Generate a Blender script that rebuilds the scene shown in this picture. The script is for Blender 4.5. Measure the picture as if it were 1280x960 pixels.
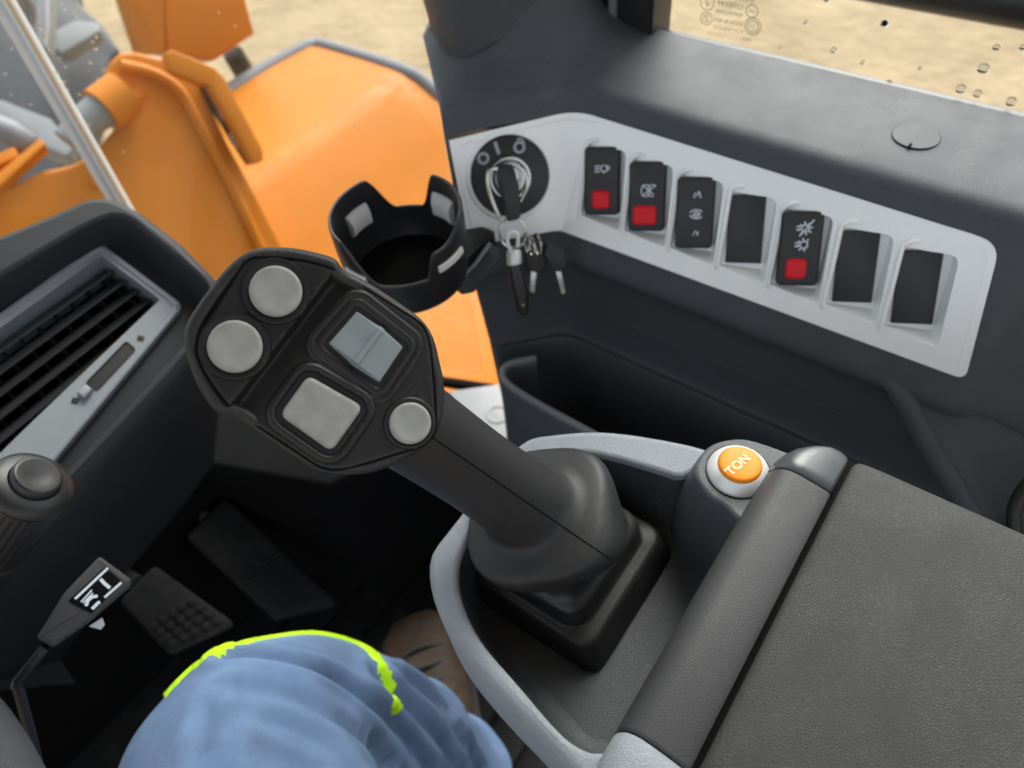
import bpy, bmesh, math, random
import numpy as np
from mathutils import Vector, Matrix
from mathutils.geometry import tessellate_polygon
from mathutils.bvhtree import BVHTree
random.seed(7)
for o in list(bpy.data.objects): bpy.data.objects.remove(o)
SC = bpy.context.scene
COL = SC.collection
R = math.radians

# ------------------------------------------------------------------ camera, sky, sun, exposure
EYE = Vector((0, 0, 2.53))                    # where the phone was held, metres above the ground outside
RIGHT = Vector((0.577, -0.814, -0.075)); DOWN = Vector((-0.656, -0.407, -0.636)); FWD = Vector((0.487, 0.416, -0.768))
RIGHT.normalize(); FWD = (FWD - RIGHT*FWD.dot(RIGHT)).normalized(); DOWN = FWD.cross(RIGHT).normalized()
cam = bpy.data.cameras.new('camera'); camo = bpy.data.objects.new('camera', cam); COL.objects.link(camo)
M = Matrix((( RIGHT.x, -DOWN.x, -FWD.x, EYE.x), (RIGHT.y, -DOWN.y, -FWD.y, EYE.y), (RIGHT.z, -DOWN.z, -FWD.z, EYE.z), (0, 0, 0, 1)))
camo.matrix_world = M
cam.sensor_width = 36; cam.lens = 36*940/1280; cam.clip_start = 0.01; cam.clip_end = 500
cam.dof.use_dof = True; cam.dof.focus_distance = 0.285; cam.dof.aperture_fstop = 11; cam.dof.aperture_blades = 0
SC.camera = camo
SUN_EL, SUN_AZ = R(44), R(72)                 # sun to the front right (azimuth measured from forward towards the right)
w = bpy.data.worlds.new('World'); SC.world = w; w.use_nodes = True
nt = w.node_tree; bg = nt.nodes['Background']
sky = nt.nodes.new('ShaderNodeTexSky'); sky.sky_type = 'NISHITA'; sky.sun_disc = False
sky.sun_elevation = SUN_EL; sky.sun_rotation = SUN_AZ; sky.air_density = 1.0; sky.dust_density = 4.0; sky.ozone_density = 0.6
hs = nt.nodes.new('ShaderNodeHueSaturation'); hs.inputs['Saturation'].default_value = .3   # thin high cloud: the blue is mostly washed out
nt.links.new(sky.outputs[0], hs.inputs['Color']); nt.links.new(hs.outputs[0], bg.inputs[0]); bg.inputs[1].default_value = 0.15
sl = bpy.data.lights.new('sun', 'SUN'); sl.energy = 1.2; sl.angle = R(40); sl.color = (1, .95, .88)
so = bpy.data.objects.new('sun', sl); COL.objects.link(so)
sd = Vector((math.sin(SUN_AZ)*math.cos(SUN_EL), math.cos(SUN_AZ)*math.cos(SUN_EL), math.sin(SUN_EL)))
so.rotation_euler = sd.to_track_quat('Z', 'Y').to_euler(); so.location = (3, 3, 8)
vs = SC.view_settings; vs.view_transform = 'Standard'; vs.look = 'None'; vs.gamma = 1; vs.use_curve_mapping = False
vs.exposure = 1.35
SC.cycles.use_denoising = True; SC.cycles.max_bounces = 8; SC.cycles.transparent_max_bounces = 12
SC.cycles.sample_clamp_indirect = 6

# ------------------------------------------------------------------ helpers that turn image pixels into points on chosen planes (cab coordinates: origin at the eye, x right, y forward, z up)
def V(*a): return Vector(a)
def ray(px, py): return (RIGHT*(px-640) + DOWN*(py-480) + FWD*940).normalized()
def on_plane(px, py, P, n):
    r = ray(px, py); return r*(Vector(P).dot(n)/r.dot(n))
def onz(px, py, z): return on_plane(px, py, V(0, 0, z), V(0, 0, 1))
def ony(px, py, y): return on_plane(px, py, V(0, y, 0), V(0, 1, 0))
def onx(px, py, x): return on_plane(px, py, V(x, 0, 0), V(1, 0, 0))
class Frame:
    def __init__(s, O, u, n):
        s.O = Vector(O); s.n = Vector(n).normalized(); u = Vector(u); s.u = (u - s.n*u.dot(s.n)).normalized(); s.v = s.n.cross(s.u)
    def __call__(s, a, b, c=0.0): return s.O + s.u*a + s.v*b + s.n*c
    def px(s, x, y, h=0.0):
        p = on_plane(x, y, s.O + s.n*h, s.n) - s.O; return (p.dot(s.u), p.dot(s.v))
    def at(s, a, b, c=0.0): return Frame(s(a, b, c), s.u, s.n)
    def turned(s, ang):
        f = Frame(s.O, s.u*math.cos(ang)+s.v*math.sin(ang), s.n); return f
HORIZ = lambda z: Frame(V(0, 0, z), V(1, 0, 0), V(0, 0, 1))

def fillet(poly, r, n=5):
    """round the corners of a closed 2-D polygon"""
    out = []; N = len(poly)
    for i in range(N):
        p0, p, p1 = (Vector(poly[i-1]), Vector(poly[i]), Vector(poly[(i+1) % N]))
        rr = r[i] if isinstance(r, (list, tuple)) else r
        a, b = p0-p, p1-p
        la, lb = a.length, b.length
        if rr <= 0 or la < 1e-9 or lb < 1e-9: out.append(tuple(p)); continue
        a /= la; b /= lb
        ang = math.acos(max(-1, min(1, a.dot(b))))
        if ang > math.pi-.02: out.append(tuple(p)); continue
        t = min(rr/math.tan(ang/2), .48*la, .48*lb)
        q0, q1 = p+a*t, p+b*t
        for k in range(n+1):
            s = k/n; out.append(tuple(q0*(1-s)**2 + p*2*s*(1-s) + q1*s*s))
    return out
def rrect(w, h, r, n=5): return fillet([(-w/2, -h/2), (w/2, -h/2), (w/2, h/2), (-w/2, h/2)], r, n)
def circle(r, n=40, cx=0, cy=0): return [(cx+r*math.cos(2*math.pi*i/n), cy+r*math.sin(2*math.pi*i/n)) for i in range(n)]
def area2(p): return sum(p[i-1][0]*p[i][1]-p[i][0]*p[i-1][1] for i in range(len(p)))/2
def ccw(p): return p if area2(p) > 0 else p[::-1]
def smooth_closed(pts, m=6):
    """Catmull-Rom through closed 2-D points"""
    P = [Vector(p) for p in pts]; N = len(P); out = []
    for i in range(N):
        a, b, c, d = P[i-1], P[i], P[(i+1) % N], P[(i+2) % N]
        for k in range(m):
            t = k/m
            out.append(tuple(.5*((2*b)+(c-a)*t+(2*a-5*b+4*c-d)*t*t+(3*b-a-3*c+d)*t**3)))
    return out
def cat(pts, m=6):
    """Catmull-Rom through an open list of vectors or tuples of any length"""
    P = [np.array(p, float) for p in pts]; P = [2*P[0]-P[1]] + P + [2*P[-1]-P[-2]]; out = []
    for i in range(1, len(P)-2):
        a, b, c, d = P[i-1:i+3]
        for k in range(m):
            t = k/m; out.append(.5*((2*b)+(c-a)*t+(2*a-5*b+4*c-d)*t*t+(3*b-a-3*c+d)*t**3))
    out.append(P[-2]); return out
def resample(poly, n):
    P = [Vector(p) for p in poly]+[Vector(poly[0])]; L = [0]
    for i in range(1, len(P)): L.append(L[-1]+(P[i]-P[i-1]).length)
    out = []; j = 0
    for k in range(n):
        t = L[-1]*k/n
        while L[j+1] < t: j += 1
        s = (t-L[j])/max(1e-12, L[j+1]-L[j]); out.append(tuple(P[j].lerp(P[j+1], s)))
    return out
def inset(poly, d):
    """offset a CCW polygon inwards by d"""
    out = []; N = len(poly)
    for i in range(N):
        p0, p, p1 = Vector(poly[i-1]), Vector(poly[i]), Vector(poly[(i+1) % N])
        e0 = (p-p0); e1 = (p1-p)
        if e0.length < 1e-9: e0 = e1
        if e1.length < 1e-9: e1 = e0
        n0 = Vector((-e0.y, e0.x)).normalized(); n1 = Vector((-e1.y, e1.x)).normalized()
        nn = (n0+n1)
        nn = nn/max(.5, nn.dot(n0)) if nn.length > 1e-6 else n0
        out.append(tuple(p+nn*d))
    return out

class MB:
    def __init__(s): s.v = []; s.f = []
    def add(s, vs, fs):
        k = len(s.v); s.v += [Vector(p) for p in vs]; s.f += [tuple(i+k for i in f) for f in fs]; return s
    def loft(s, rings, closed=True, cap0=False, cap1=False, flip=False):
        n = len(rings[0]); vs = [p for r in rings for p in r]; fs = []
        for i in range(len(rings)-1):
            for j in range(n if closed else n-1):
                a, b = i*n+j, i*n+(j+1) % n
                fs.append((a, b, b+n, a+n))
        if cap0: fs.append(tuple(range(n-1, -1, -1)))
        if cap1: fs.append(tuple(range((len(rings)-1)*n, len(rings)*n)))
        if flip: fs = [f[::-1] for f in fs]
        return s.add(vs, fs)
    def prism(s, outline, F, prof, cap0=True, cap1=True):
        """rings of the outline at (inset, height) pairs, bottom to top"""
        o = ccw(outline)
        return s.loft([[F(*q, h) for q in (inset(o, d) if abs(d) > 1e-9 else o)] for d, h in prof], True, cap0, cap1)
    def slab(s, outline, F, h0, h1, r=.001, n=3):
        prof = [(0, h0)] + [(r*(1-math.cos(math.pi/2*k/n)), h1-r+r*math.sin(math.pi/2*k/n)) for k in range(n+1)]
        return s.prism(outline, F, prof)
    def lathe(s, prof, F, n=40, cap0=False, cap1=False):
        return s.loft([[F(r*math.cos(2*math.pi*i/n), r*math.sin(2*math.pi*i/n), h) for i in range(n)] for r, h in prof], True, cap0, cap1)
    def tube(s, path, r, n=10, closed=False, caps=True, flat=None):
        P = [Vector(p) for p in path]; N = len(P); rings = []; up = None
        for i in range(N):
            if closed: t = (P[(i+1) % N]-P[i-1])
            else: t = P[min(i+1, N-1)]-P[max(i-1, 0)]
            t.normalize()
            if up is None: up = V(0, 0, 1) if abs(t.z) < .9 else V(1, 0, 0)
            up = (up - t*up.dot(t)).normalized(); b = t.cross(up)
            rr = r[i] if isinstance(r, (list, tuple)) else r
            rings.append([P[i]+(up*math.cos(2*math.pi*k/n)+b*math.sin(2*math.pi*k/n))*rr for k in range(n)])
        if closed: rings.append(rings[0])
        return s.loft(rings, True, caps and not closed, caps and not closed)
    def box(s, F, sx, sy, z0, z1, r=.002, bev=.001):
        return s.prism(rrect(sx, sy, r, 3), F, [(bev, z0), (0, z0+bev), (0, z1-bev), (bev*.3, z1-bev*.3), (bev, z1)])
    def holes(s, F, outer, holes, h=0.0, fmap=None):
        loops = [[V(p[0], p[1], 0) for p in ccw(outer)]] + [[V(p[0], p[1], 0) for p in ccw(q)[::-1]] for q in holes]
        flat = [p for l in loops for p in l]
        tris = tessellate_polygon(loops)
        fm = fmap or (lambda a, b: F(a, b, h))
        vs = [fm(p.x, p.y) for p in flat]; fs = []
        for t in tris:
            a, b, c = [flat[i] for i in t]
            fs.append(t if (b-a).cross(c-a).z > 0 else t[::-1])
        return s.add(vs, fs)
    def strokes(s, F, lines, wd, h=.0002, th=.0003):
        """flat printed strokes: ribbons of width wd lying on frame F"""
        for ln in lines:
            P = [Vector(p) for p in ln]; cl = (P[0]-P[-1]).length < 1e-7 and len(P) > 2
            if cl: P = P[:-1]
            N = len(P); L = []; Rr = []
            for i in range(N):
                t = (P[(i+1) % N]-P[i-1]) if cl else (P[min(i+1, N-1)]-P[max(i-1, 0)])
                t.normalize(); nn = Vector((-t.y, t.x))*wd/2
                e = Vector((0, 0))
                L.append(P[i]+nn); Rr.append(P[i]-nn)
            vs = [F(p.x, p.y, h+th) for p in L]+[F(p.x, p.y, h+th) for p in Rr]; fs = []
            for i in range(N if cl else N-1):
                j = (i+1) % N; fs.append((N+i, N+j, j, i))
            s.add(vs, fs)
        return s

def world_origin(o):
    p = Vector((0, 0, 0))
    while o is not None: p += o.location; o = o.parent
    return p
def link(name, me, mat, parent=None, loc=None):
    o = bpy.data.objects.new(name, me); COL.objects.link(o)
    if mat is not None: me.materials.append(mat)
    if parent is not None: o.parent = parent
    return o
def part(name, mb, mat, parent=None, sharp=35, loc=None):
    """link a builder's geometry (cab coordinates) as one mesh object"""
    base = world_origin(parent) if parent is not None else Vector((0, 0, 0))
    if loc is None:
        c = sum(mb.v, Vector())/len(mb.v); zmin = min(p.z for p in mb.v); loc = V(c.x, c.y, zmin)
    me = bpy.data.meshes.new(name)
    me.from_pydata([p-loc for p in mb.v], [], mb.f); me.validate()
    me.polygons.foreach_set('use_smooth', [True]*len(me.polygons))
    me.set_sharp_from_angle(angle=R(sharp))
    o = link(name, me, mat, parent); o.location = loc+EYE-base
    return o
def tag(o, label=None, cat_=None, group=None, kind=None):
    if label: o['label'] = label
    if cat_: o['category'] = cat_
    if group: o['group'] = group
    if kind: o['kind'] = kind
    return o
def thing(name, label, cat_, loc, group=None):
    o = bpy.data.objects.new(name, None); COL.objects.link(o); o.empty_display_size = .02
    o.location = Vector(loc)+EYE
    return tag(o, label, cat_, group)

# ------------------------------------------------------------------ materials
def mat(name, col, rough=.5, metal=0, spec=.5, grain=None, mottle=0, rough_var=0, coat=0, dust=0, dcol=(.35, .34, .32), mscale=60, aniso=None):
    """grain = (cells per metre, bump strength, distance, kind)"""
    m = bpy.data.materials.new(name); m.use_nodes = True; t = m.node_tree; b = t.nodes['Principled BSDF']; N = t.nodes.new; L = t.links.new
    b.inputs['Base Color'].default_value = (*col, 1); b.inputs['Roughness'].default_value = rough; b.inputs['Metallic'].default_value = metal
    b.inputs['Specular IOR Level'].default_value = spec
    if coat: b.inputs['Coat Weight'].default_value = coat; b.inputs['Coat Roughness'].default_value = .1
    tc = N('ShaderNodeTexCoord')
    if mottle or dust:
        n1 = N('ShaderNodeTexNoise'); n1.inputs['Scale'].default_value = mscale; n1.inputs['Detail'].default_value = 6; n1.inputs['Roughness'].default_value = .65
        L(tc.outputs['Object'], n1.inputs['Vector'])
        mr = N('ShaderNodeMapRange'); mr.inputs[1].default_value = .3; mr.inputs[2].default_value = .7; mr.inputs[3].default_value = 1-mottle; mr.inputs[4].default_value = 1+mottle
        L(n1.outputs['Fac'], mr.inputs[0])
        mx = N('ShaderNodeVectorMath'); mx.operation = 'SCALE'; mx.inputs[0].default_value = col; L(mr.outputs[0], mx.inputs['Scale'])
        out = mx.outputs[0]
        if dust:
            n2 = N('ShaderNodeTexNoise'); n2.inputs['Scale'].default_value = 700; n2.inputs['Detail'].default_value = 2; L(tc.outputs['Object'], n2.inputs['Vector'])
            n3 = N('ShaderNodeTexNoise'); n3.inputs['Scale'].default_value = 35; L(tc.outputs['Object'], n3.inputs['Vector'])
            ma = N('ShaderNodeMath'); ma.operation = 'MULTIPLY'; L(n2.outputs['Fac'], ma.inputs[0]); L(n3.outputs['Fac'], ma.inputs[1])
            r2 = N('ShaderNodeMapRange'); r2.inputs[1].default_value = .33; r2.inputs[2].default_value = .42; r2.inputs[3].default_value = 0; r2.inputs[4].default_value = dust
            L(ma.outputs[0], r2.inputs[0])
            mi = N('ShaderNodeMix'); mi.data_type = 'RGBA'; L(r2.outputs[0], mi.inputs['Factor']); L(out, mi.inputs[6]); mi.inputs[7].default_value = (*dcol, 1)
            out = mi.outputs[2]
        L(out, b.inputs['Base Color'])
    if rough_var:
        n4 = N('ShaderNodeTexNoise'); n4.inputs['Scale'].default_value = 45; n4.inputs['Detail'].default_value = 5; L(tc.outputs['Object'], n4.inputs['Vector'])
        r4 = N('ShaderNodeMapRange'); r4.inputs[1].default_value = .3; r4.inputs[2].default_value = .7; r4.inputs[3].default_value = max(.02, rough-rough_var); r4.inputs[4].default_value = min(1, rough+rough_var)
        L(n4.outputs['Fac'], r4.inputs[0]); L(r4.outputs[0], b.inputs['Roughness'])
    if grain:
        sc, st, dist, kind = grain
        bp = N('ShaderNodeBump'); bp.inputs['Strength'].default_value = st; bp.inputs['Distance'].default_value = dist
        if kind == 'leather':
            nz = N('ShaderNodeTexNoise'); nz.inputs['Scale'].default_value = sc*.6; L(tc.outputs['Object'], nz.inputs['Vector'])
            vm = N('ShaderNodeVectorMath'); vm.operation = 'MULTIPLY_ADD'; vm.inputs[1].default_value = (.9/sc,)*3; L(nz.outputs['Color'], vm.inputs[0]); L(tc.outputs['Object'], vm.inputs[2])
            vo = N('ShaderNodeTexVoronoi'); vo.feature = 'DISTANCE_TO_EDGE'; vo.inputs['Scale'].default_value = sc; L(vm.outputs[0], vo.inputs['Vector'])
            rp = N('ShaderNodeMapRange'); rp.inputs[1].default_value = 0; rp.inputs[2].default_value = .22; L(vo.outputs['Distance'], rp.inputs[0])
            L(rp.outputs[0], bp.inputs['Height'])
        elif kind == 'brush':
            mp = N('ShaderNodeMapping'); mp.inputs['Scale'].default_value = (sc, sc*.02, sc); L(tc.outputs['Object'], mp.inputs['Vector'])
            nz = N('ShaderNodeTexNoise'); nz.inputs['Scale'].default_value = 1; nz.inputs['Detail'].default_value = 3; L(mp.outputs[0], nz.inputs['Vector']); L(nz.outputs['Fac'], bp.inputs['Height'])
        elif kind == 'weave':
            mp = N('ShaderNodeTexWave'); mp.inputs['Scale'].default_value = sc; mp.inputs['Distortion'].default_value = 1.5; mp.bands_direction = 'DIAGONAL'; L(tc.outputs['Object'], mp.inputs['Vector']); L(mp.outputs['Fac'], bp.inputs['Height'])
        else:
            nz = N('ShaderNodeTexNoise'); nz.inputs['Scale'].default_value = sc; nz.inputs['Detail'].default_value = 3; L(tc.outputs['Object'], nz.inputs['Vector']); L(nz.outputs['Fac'], bp.inputs['Height'])
        L(bp.outputs[0], b.inputs['Normal'])
    return m
def glass_mat(name, tint=(1, 1, 1)):
    m = bpy.data.materials.new(name); m.use_nodes = True; t = m.node_tree; t.nodes.clear(); N = t.nodes.new; L = t.links.new
    tr = N('ShaderNodeBsdfTransparent'); tr.inputs[0].default_value = (*tint, 1); gl = N('ShaderNodeBsdfGlossy'); gl.inputs['Roughness'].default_value = .02
    lw = N('ShaderNodeLayerWeight'); lw.inputs[0].default_value = .5
    pw = N('ShaderNodeMath'); pw.operation = 'POWER'; pw.inputs[1].default_value = 5; L(lw.outputs['Facing'], pw.inputs[0])
    fr = N('ShaderNodeMath'); fr.operation = 'MULTIPLY_ADD'; fr.inputs[1].default_value = .95; fr.inputs[2].default_value = .025; L(pw.outputs[0], fr.inputs[0])
    mx = N('ShaderNodeMixShader'); out = N('ShaderNodeOutputMaterial')
    L(fr.outputs[0], mx.inputs[0]); L(tr.outputs[0], mx.inputs[1]); L(gl.outputs[0], mx.inputs[2]); L(mx.outputs[0], out.inputs[0]); return m

MT = dict(
    console=mat('console plastic', (.068, .073, .083), .5, spec=.28, grain=(1300, .5, .0002, 'leather'), mottle=.06, dust=.08, rough_var=.06),
    pocket=mat('pocket plastic', (.05, .054, .061), .5, spec=.35, grain=(1500, .2, .0001, 'n'), mottle=.05),
    band=mat('console band plastic', (.07, .076, .088), .45, spec=.45, grain=(1000, .5, .0002, 'leather'), mottle=.05),
    silver=mat('silver paint', (.86, .87, .86), .42, metal=.15, grain=(4000, .12, .0001, 'n'), mottle=.015),
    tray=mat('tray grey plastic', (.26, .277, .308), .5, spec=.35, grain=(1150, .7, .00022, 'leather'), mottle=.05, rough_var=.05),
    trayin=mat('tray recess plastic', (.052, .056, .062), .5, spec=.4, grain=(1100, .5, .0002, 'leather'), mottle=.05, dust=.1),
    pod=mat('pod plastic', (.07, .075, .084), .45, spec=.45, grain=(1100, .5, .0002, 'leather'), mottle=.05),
    pad=mat('armrest vinyl', (.039, .0385, .0385), .6, spec=.3, grain=(1100, .7, .00025, 'leather'), mottle=.12, mscale=18, rough_var=.1, dust=.03),
    rail=mat('armrest trim plastic', (.042, .042, .0445), .5, spec=.35, grain=(1300, .35, .0002, 'leather'), mottle=.04, rough_var=.05),
    cap=mat('glossy end cap plastic', (.05, .054, .06), .36, spec=.45, rough_var=.08, grain=(500, .1, .0002, 'n')),
    grip=mat('joystick black plastic', (.016, .016, .0165), .5, spec=.36, grain=(2200, .35, .00012, 'n'), mottle=.1, dust=.03, rough_var=.06),
    plate=mat('joystick face plate plastic', (.0095, .0095, .0098), .44, spec=.36, grain=(2600, .25, .0001, 'n'), dust=.05, mottle=.1),
    black=mat('black plastic', (.014, .014, .015), .4, spec=.45),
    gap=mat('dark seam', (.004, .004, .004), .9, spec=.1),
    rubber=mat('black rubber gaiter', (.016, .016, .0165), .42, spec=.45, mottle=.15, dust=.06, rough_var=.08),
    button=mat('grey silicone button', (.27, .275, .26), .5, spec=.35, mottle=.2, mscale=110, dust=.12, dcol=(.5, .5, .48), rough_var=.08),
    roller=mat('blue grey thumb wheel', (.2, .235, .245), .38, spec=.45, mottle=.06),
    white=mat('white print', (.62, .66, .72), .6, spec=.2),
    grey_print=mat('grey print', (.36, .36, .4), .6, spec=.2),
    red=mat('red lens', (.72, .006, .016), .4, spec=.3),
    orange_btn=mat('orange button', (.85, .25, .008), .5, spec=.3),
    print_o=mat('pale orange print', (.95, .62, .36), .5, spec=.2),
    chrome=mat('satin aluminium', (.72, .73, .72), .42, metal=.35),
    steel=mat('steel', (.5, .49, .46), .25, metal=1, rough_var=.1),
    dash=mat('dash plastic', (.021, .023, .027), .5, spec=.22, grain=(1200, .3, .0002, 'n'), mottle=.05),
    ventgrey=mat('vent grey plastic', (.2, .215, .235), .42, spec=.4, mottle=.03),
    floor=mat('rubber floor', (.011, .011, .0115), .75, spec=.15, grain=(500, .4, .0005, 'n'), mottle=.3, dust=.08),  # base colour darkened to put the shade of the cab bottom into it
    pedal=mat('pedal rubber', (.013, .013, .0132), .75, spec=.15, mottle=.4, dust=.12, dcol=(.14, .12, .1)),  # base colour lowered to carry the shade around the pedals
    trim=mat('light grey trim', (.24, .25, .262), .5, spec=.4, mottle=.04),
    orange=mat('orange machine paint', (.5, .158, .006), .5, spec=.22, mottle=.06, mscale=6, rough_var=.1, dust=.0),
    machine=mat('grey machine paint', (.07, .076, .085), .5, spec=.4, mottle=.2, mscale=8),
    machine2=mat('light grey machine paint', (.19, .2, .21), .5, spec=.4, mottle=.15, mscale=8),
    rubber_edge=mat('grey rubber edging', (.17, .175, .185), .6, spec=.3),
    denim=mat('blue work trousers', (.18, .275, .46), .9, spec=.1, grain=(1300, .6, .0004, 'weave'), mottle=.2, mscale=22, dust=.35, dcol=(.17, .15, .13)),
    footwell_shade=mat('footwell plastic', (.006, .006, .0065), .85, spec=.08, mottle=.2),  # near black base colour stands in for shade low in the cab
    hivis=mat('yellow piping', (.55, .95, .015), .7, spec=.2),
    boot=mat('brown leather', (.05, .032, .021), .6, spec=.3, mottle=.4, mscale=50),
    sole=mat('boot sole', (.03, .03, .03), .7),
    sand=mat('sandy ground', (.325, .25, .155), .95, spec=.1, mottle=.22, mscale=1.6, grain=(9, .6, .05, 'n')),
    sealw=mat('pale seal', (.6, .62, .64), .3, spec=.5),
    tabs=mat('grey rubber tab', (.55, .53, .51), .6, spec=.3, mottle=.08),
    etch=mat('etched mark', (.16, .13, .09), .8, spec=.1),
    headliner=mat('headliner', (.3, .3, .3), .9, spec=.1),
)
MT['glass'] = glass_mat('window glass', (.96, .98, .97))
def drop_mat():
    m = bpy.data.materials.new('water'); m.use_nodes = True; b = m.node_tree.nodes['Principled BSDF']
    b.inputs['Transmission Weight'].default_value = 1; b.inputs['Roughness'].default_value = .0; b.inputs['IOR'].default_value = 1.33; return m
MT['water'] = drop_mat()
#--BODY--

# ------------------------------------------------------------------ setting: ground, cab floor, unseen roof for shade
def sheet(name, x0, x1, y0, y1, z, m, kind='structure', nx=1, ny=1):
    mb = MB(); vs = [V(x0+(x1-x0)*i/nx, y0+(y1-y0)*j/ny, z) for j in range(ny+1) for i in range(nx+1)]
    fs = [(j*(nx+1)+i, j*(nx+1)+i+1, (j+1)*(nx+1)+i+1, (j+1)*(nx+1)+i) for j in range(ny) for i in range(nx)]
    mb.add(vs, fs); return tag(part(name, mb, m), kind=kind)
GZ = -2.53
sheet('ground', -60, 60, -60, 120, GZ, MT['sand'])
FZ = -.94
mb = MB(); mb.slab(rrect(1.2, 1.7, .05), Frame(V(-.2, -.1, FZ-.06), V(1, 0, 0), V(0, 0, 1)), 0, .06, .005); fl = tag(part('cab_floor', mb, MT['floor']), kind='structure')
# ribbed rubber mat strips on the floor (the photo shows their long grooves)
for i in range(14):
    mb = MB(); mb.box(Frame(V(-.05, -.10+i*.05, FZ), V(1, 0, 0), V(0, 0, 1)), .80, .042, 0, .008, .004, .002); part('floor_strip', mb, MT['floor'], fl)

mb = MB(); mb.slab(rrect(.98, 1.75, .12, 8), Frame(V(.02, -.05, .55), V(1, 0, 0), V(0, 0, 1)), 0, .09, .03); tag(part('cab_shade_roof', mb, MT['headliner']), kind='structure')  # unseen roof added to shade the cab, narrowed on the left for sky light

# ------------------------------------------------------------------ side console (moulding under the right window)
CY = .258; DB = Vector((-.0634, .3184-CY)); DB.normalize(); NB = Vector((-DB.y, DB.x)); TF = .013
def corner(d):
    x = .40-d; y = (.40*NB.x+CY*NB.y + d - NB.x*x)/NB.y; return Vector((x, y))
def P2(y, d):
    c = corner(d); u = y-(c.y-TF)
    if u <= 0: return Vector((c.x, y))
    if u >= 2*TF: return c + DB*(u-TF)
    s = u/(2*TF); p0 = c-Vector((0, TF)); p2 = c+DB*TF
    return p0*(1-s)**2 + c*2*s*(1-s) + p2*s*s
def S(y, d, z): p = P2(y, d); return V(p.x, p.y, z)
ETAB = [(-.70, .285, .235), (-.455, .290, .257), (-.348, .312, .293), (-.285, .3366, .3184), (-.20, .37, .35)]
def E(z):
    for (z0, x0, y0), (z1, x1, y1) in zip(ETAB, ETAB[1:]):
        if z <= z1: s = max(0, (z-z0)/(z1-z0)); return Vector((x0+(x1-x0)*s, y0+(y1-y0)*s))
    return Vector(ETAB[-1][1:])
def yend(d, z): c = corner(d); return c.y + (E(z)-c).dot(DB)
def yrow(d, z, ya, n=46):
    ye = yend(d, z); return [ya+(ye-ya)*i/n for i in range(n+1)]
def row(d, z, ya=-.55, n=46): return [S(y, d, z) for y in yrow(d, z, ya, n)]
HB = .0016
def fas(y, b, h=HB):
    """surface of the fascia: y along the console, b up the slope, h proud"""
    d = .04-b*.486+h*.874; z = -.352+b*.874+h*.486; return S(y, d, z)
cons = thing('side_console', 'dark grey moulded side console running under the right-hand window', 'side console', (.42, .1, -.6))
# ledge + band: profile rows (d towards the cab, z); d<0 is towards the window
prof = [(-.092, -.262), (-.06, -.2635), (-.028, -.2645), (-.0125, -.2653), (-.0080, -.2665), (-.0050, -.2686), (-.0025, -.2720), (-.0008, -.2785)]
k = .0722/.04
def bandz(d): return -.28-d*k
prof += [(d, bandz(d)) for d in (.001, .003, .008, .02, .034, .042)] + [(.0455, bandz(.0455)+.001)]
lip = [(.0475, -.3655), (.0478, -.370), (.0455, -.3745), (.040, -.377)]
PILC = Vector((.452, .333))
def flare(p, amp=.046):
    r = (Vector((p.x, p.y))-PILC).length
    return p + V(0, 0, amp*math.exp(-max(0, r-.044)/.014)) if r < .13 else p
led = [(-.092+.064*i/12, -.262-.0025*i/12) for i in range(12)]
profd = led + [q for q in prof if q[0] > -.03]
def flw(d): s = min(1, max(0, (-.004-d)/.03)); return s*s*(3-2*s)
def frow(d, z): return [p.lerp(flare(p), flw(d)) for p in row(d, z, -.02, 130)]
# behind the switch panel the moulding is cut out to take the switches
up_ = [q for q in profd if q[0] <= -.0005]; lo_ = [q for q in prof if q[0] >= .042]
ydn = lambda b_: [-.02+(yend(.04-.486*b_, -.352+.874*b_)+.02)*i/130 for i in range(131)]
mb = MB(); mb.loft([frow(d, z) for d, z in up_]+[[fas(y, b_, 0) for y in ydn(b_)] for b_ in (.0815, .0800)], closed=False, flip=True)
mb.loft([[fas(y, b_, 0) for y in ydn(b_)] for b_ in (.0058, .0030)]+[row(d, z, -.02, 130) for d, z in lo_+lip], closed=False, flip=True)
edge_y = lambda b_: -.001 if b_ > .0705 else -(.031-(b_-.0035)/.0765*.0165)+.0022
mb.loft([[fas(-.02+(max(edge_y(b_), -.0199)+.02)*i/4, b_, 0) for i in range(5)] for b_ in [.0058+.0742*k/24 for k in range(24, -1, -1)]], closed=False, flip=True)
# aft of the switch panel the moulding rounds off and falls back to a plain sloping face
def aft(d, z): return row(d, z, -.02)[0]
def blend_rows():
    out = []
    for t, push in [(0, 0), (.008, 0), (.013, .0012), (.018, .004), (.0225, .0085), (.027, .0115), (.034, .013), (.05, .0135), (.2, .0135), (.53, .0135)]:
        r = []
        for i, (d, z) in enumerate(prof+lip):
            wgt = min(1, max(0, (i-4)/3)); p = S(-.02-t, d, z)
            r.append(p + V(.874, 0, -.486)*push*wgt)
        out.append(r)
    return out
mb.loft(blend_rows(), closed=False)
part('moulding', mb, MT['console'], cons, 50)
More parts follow.
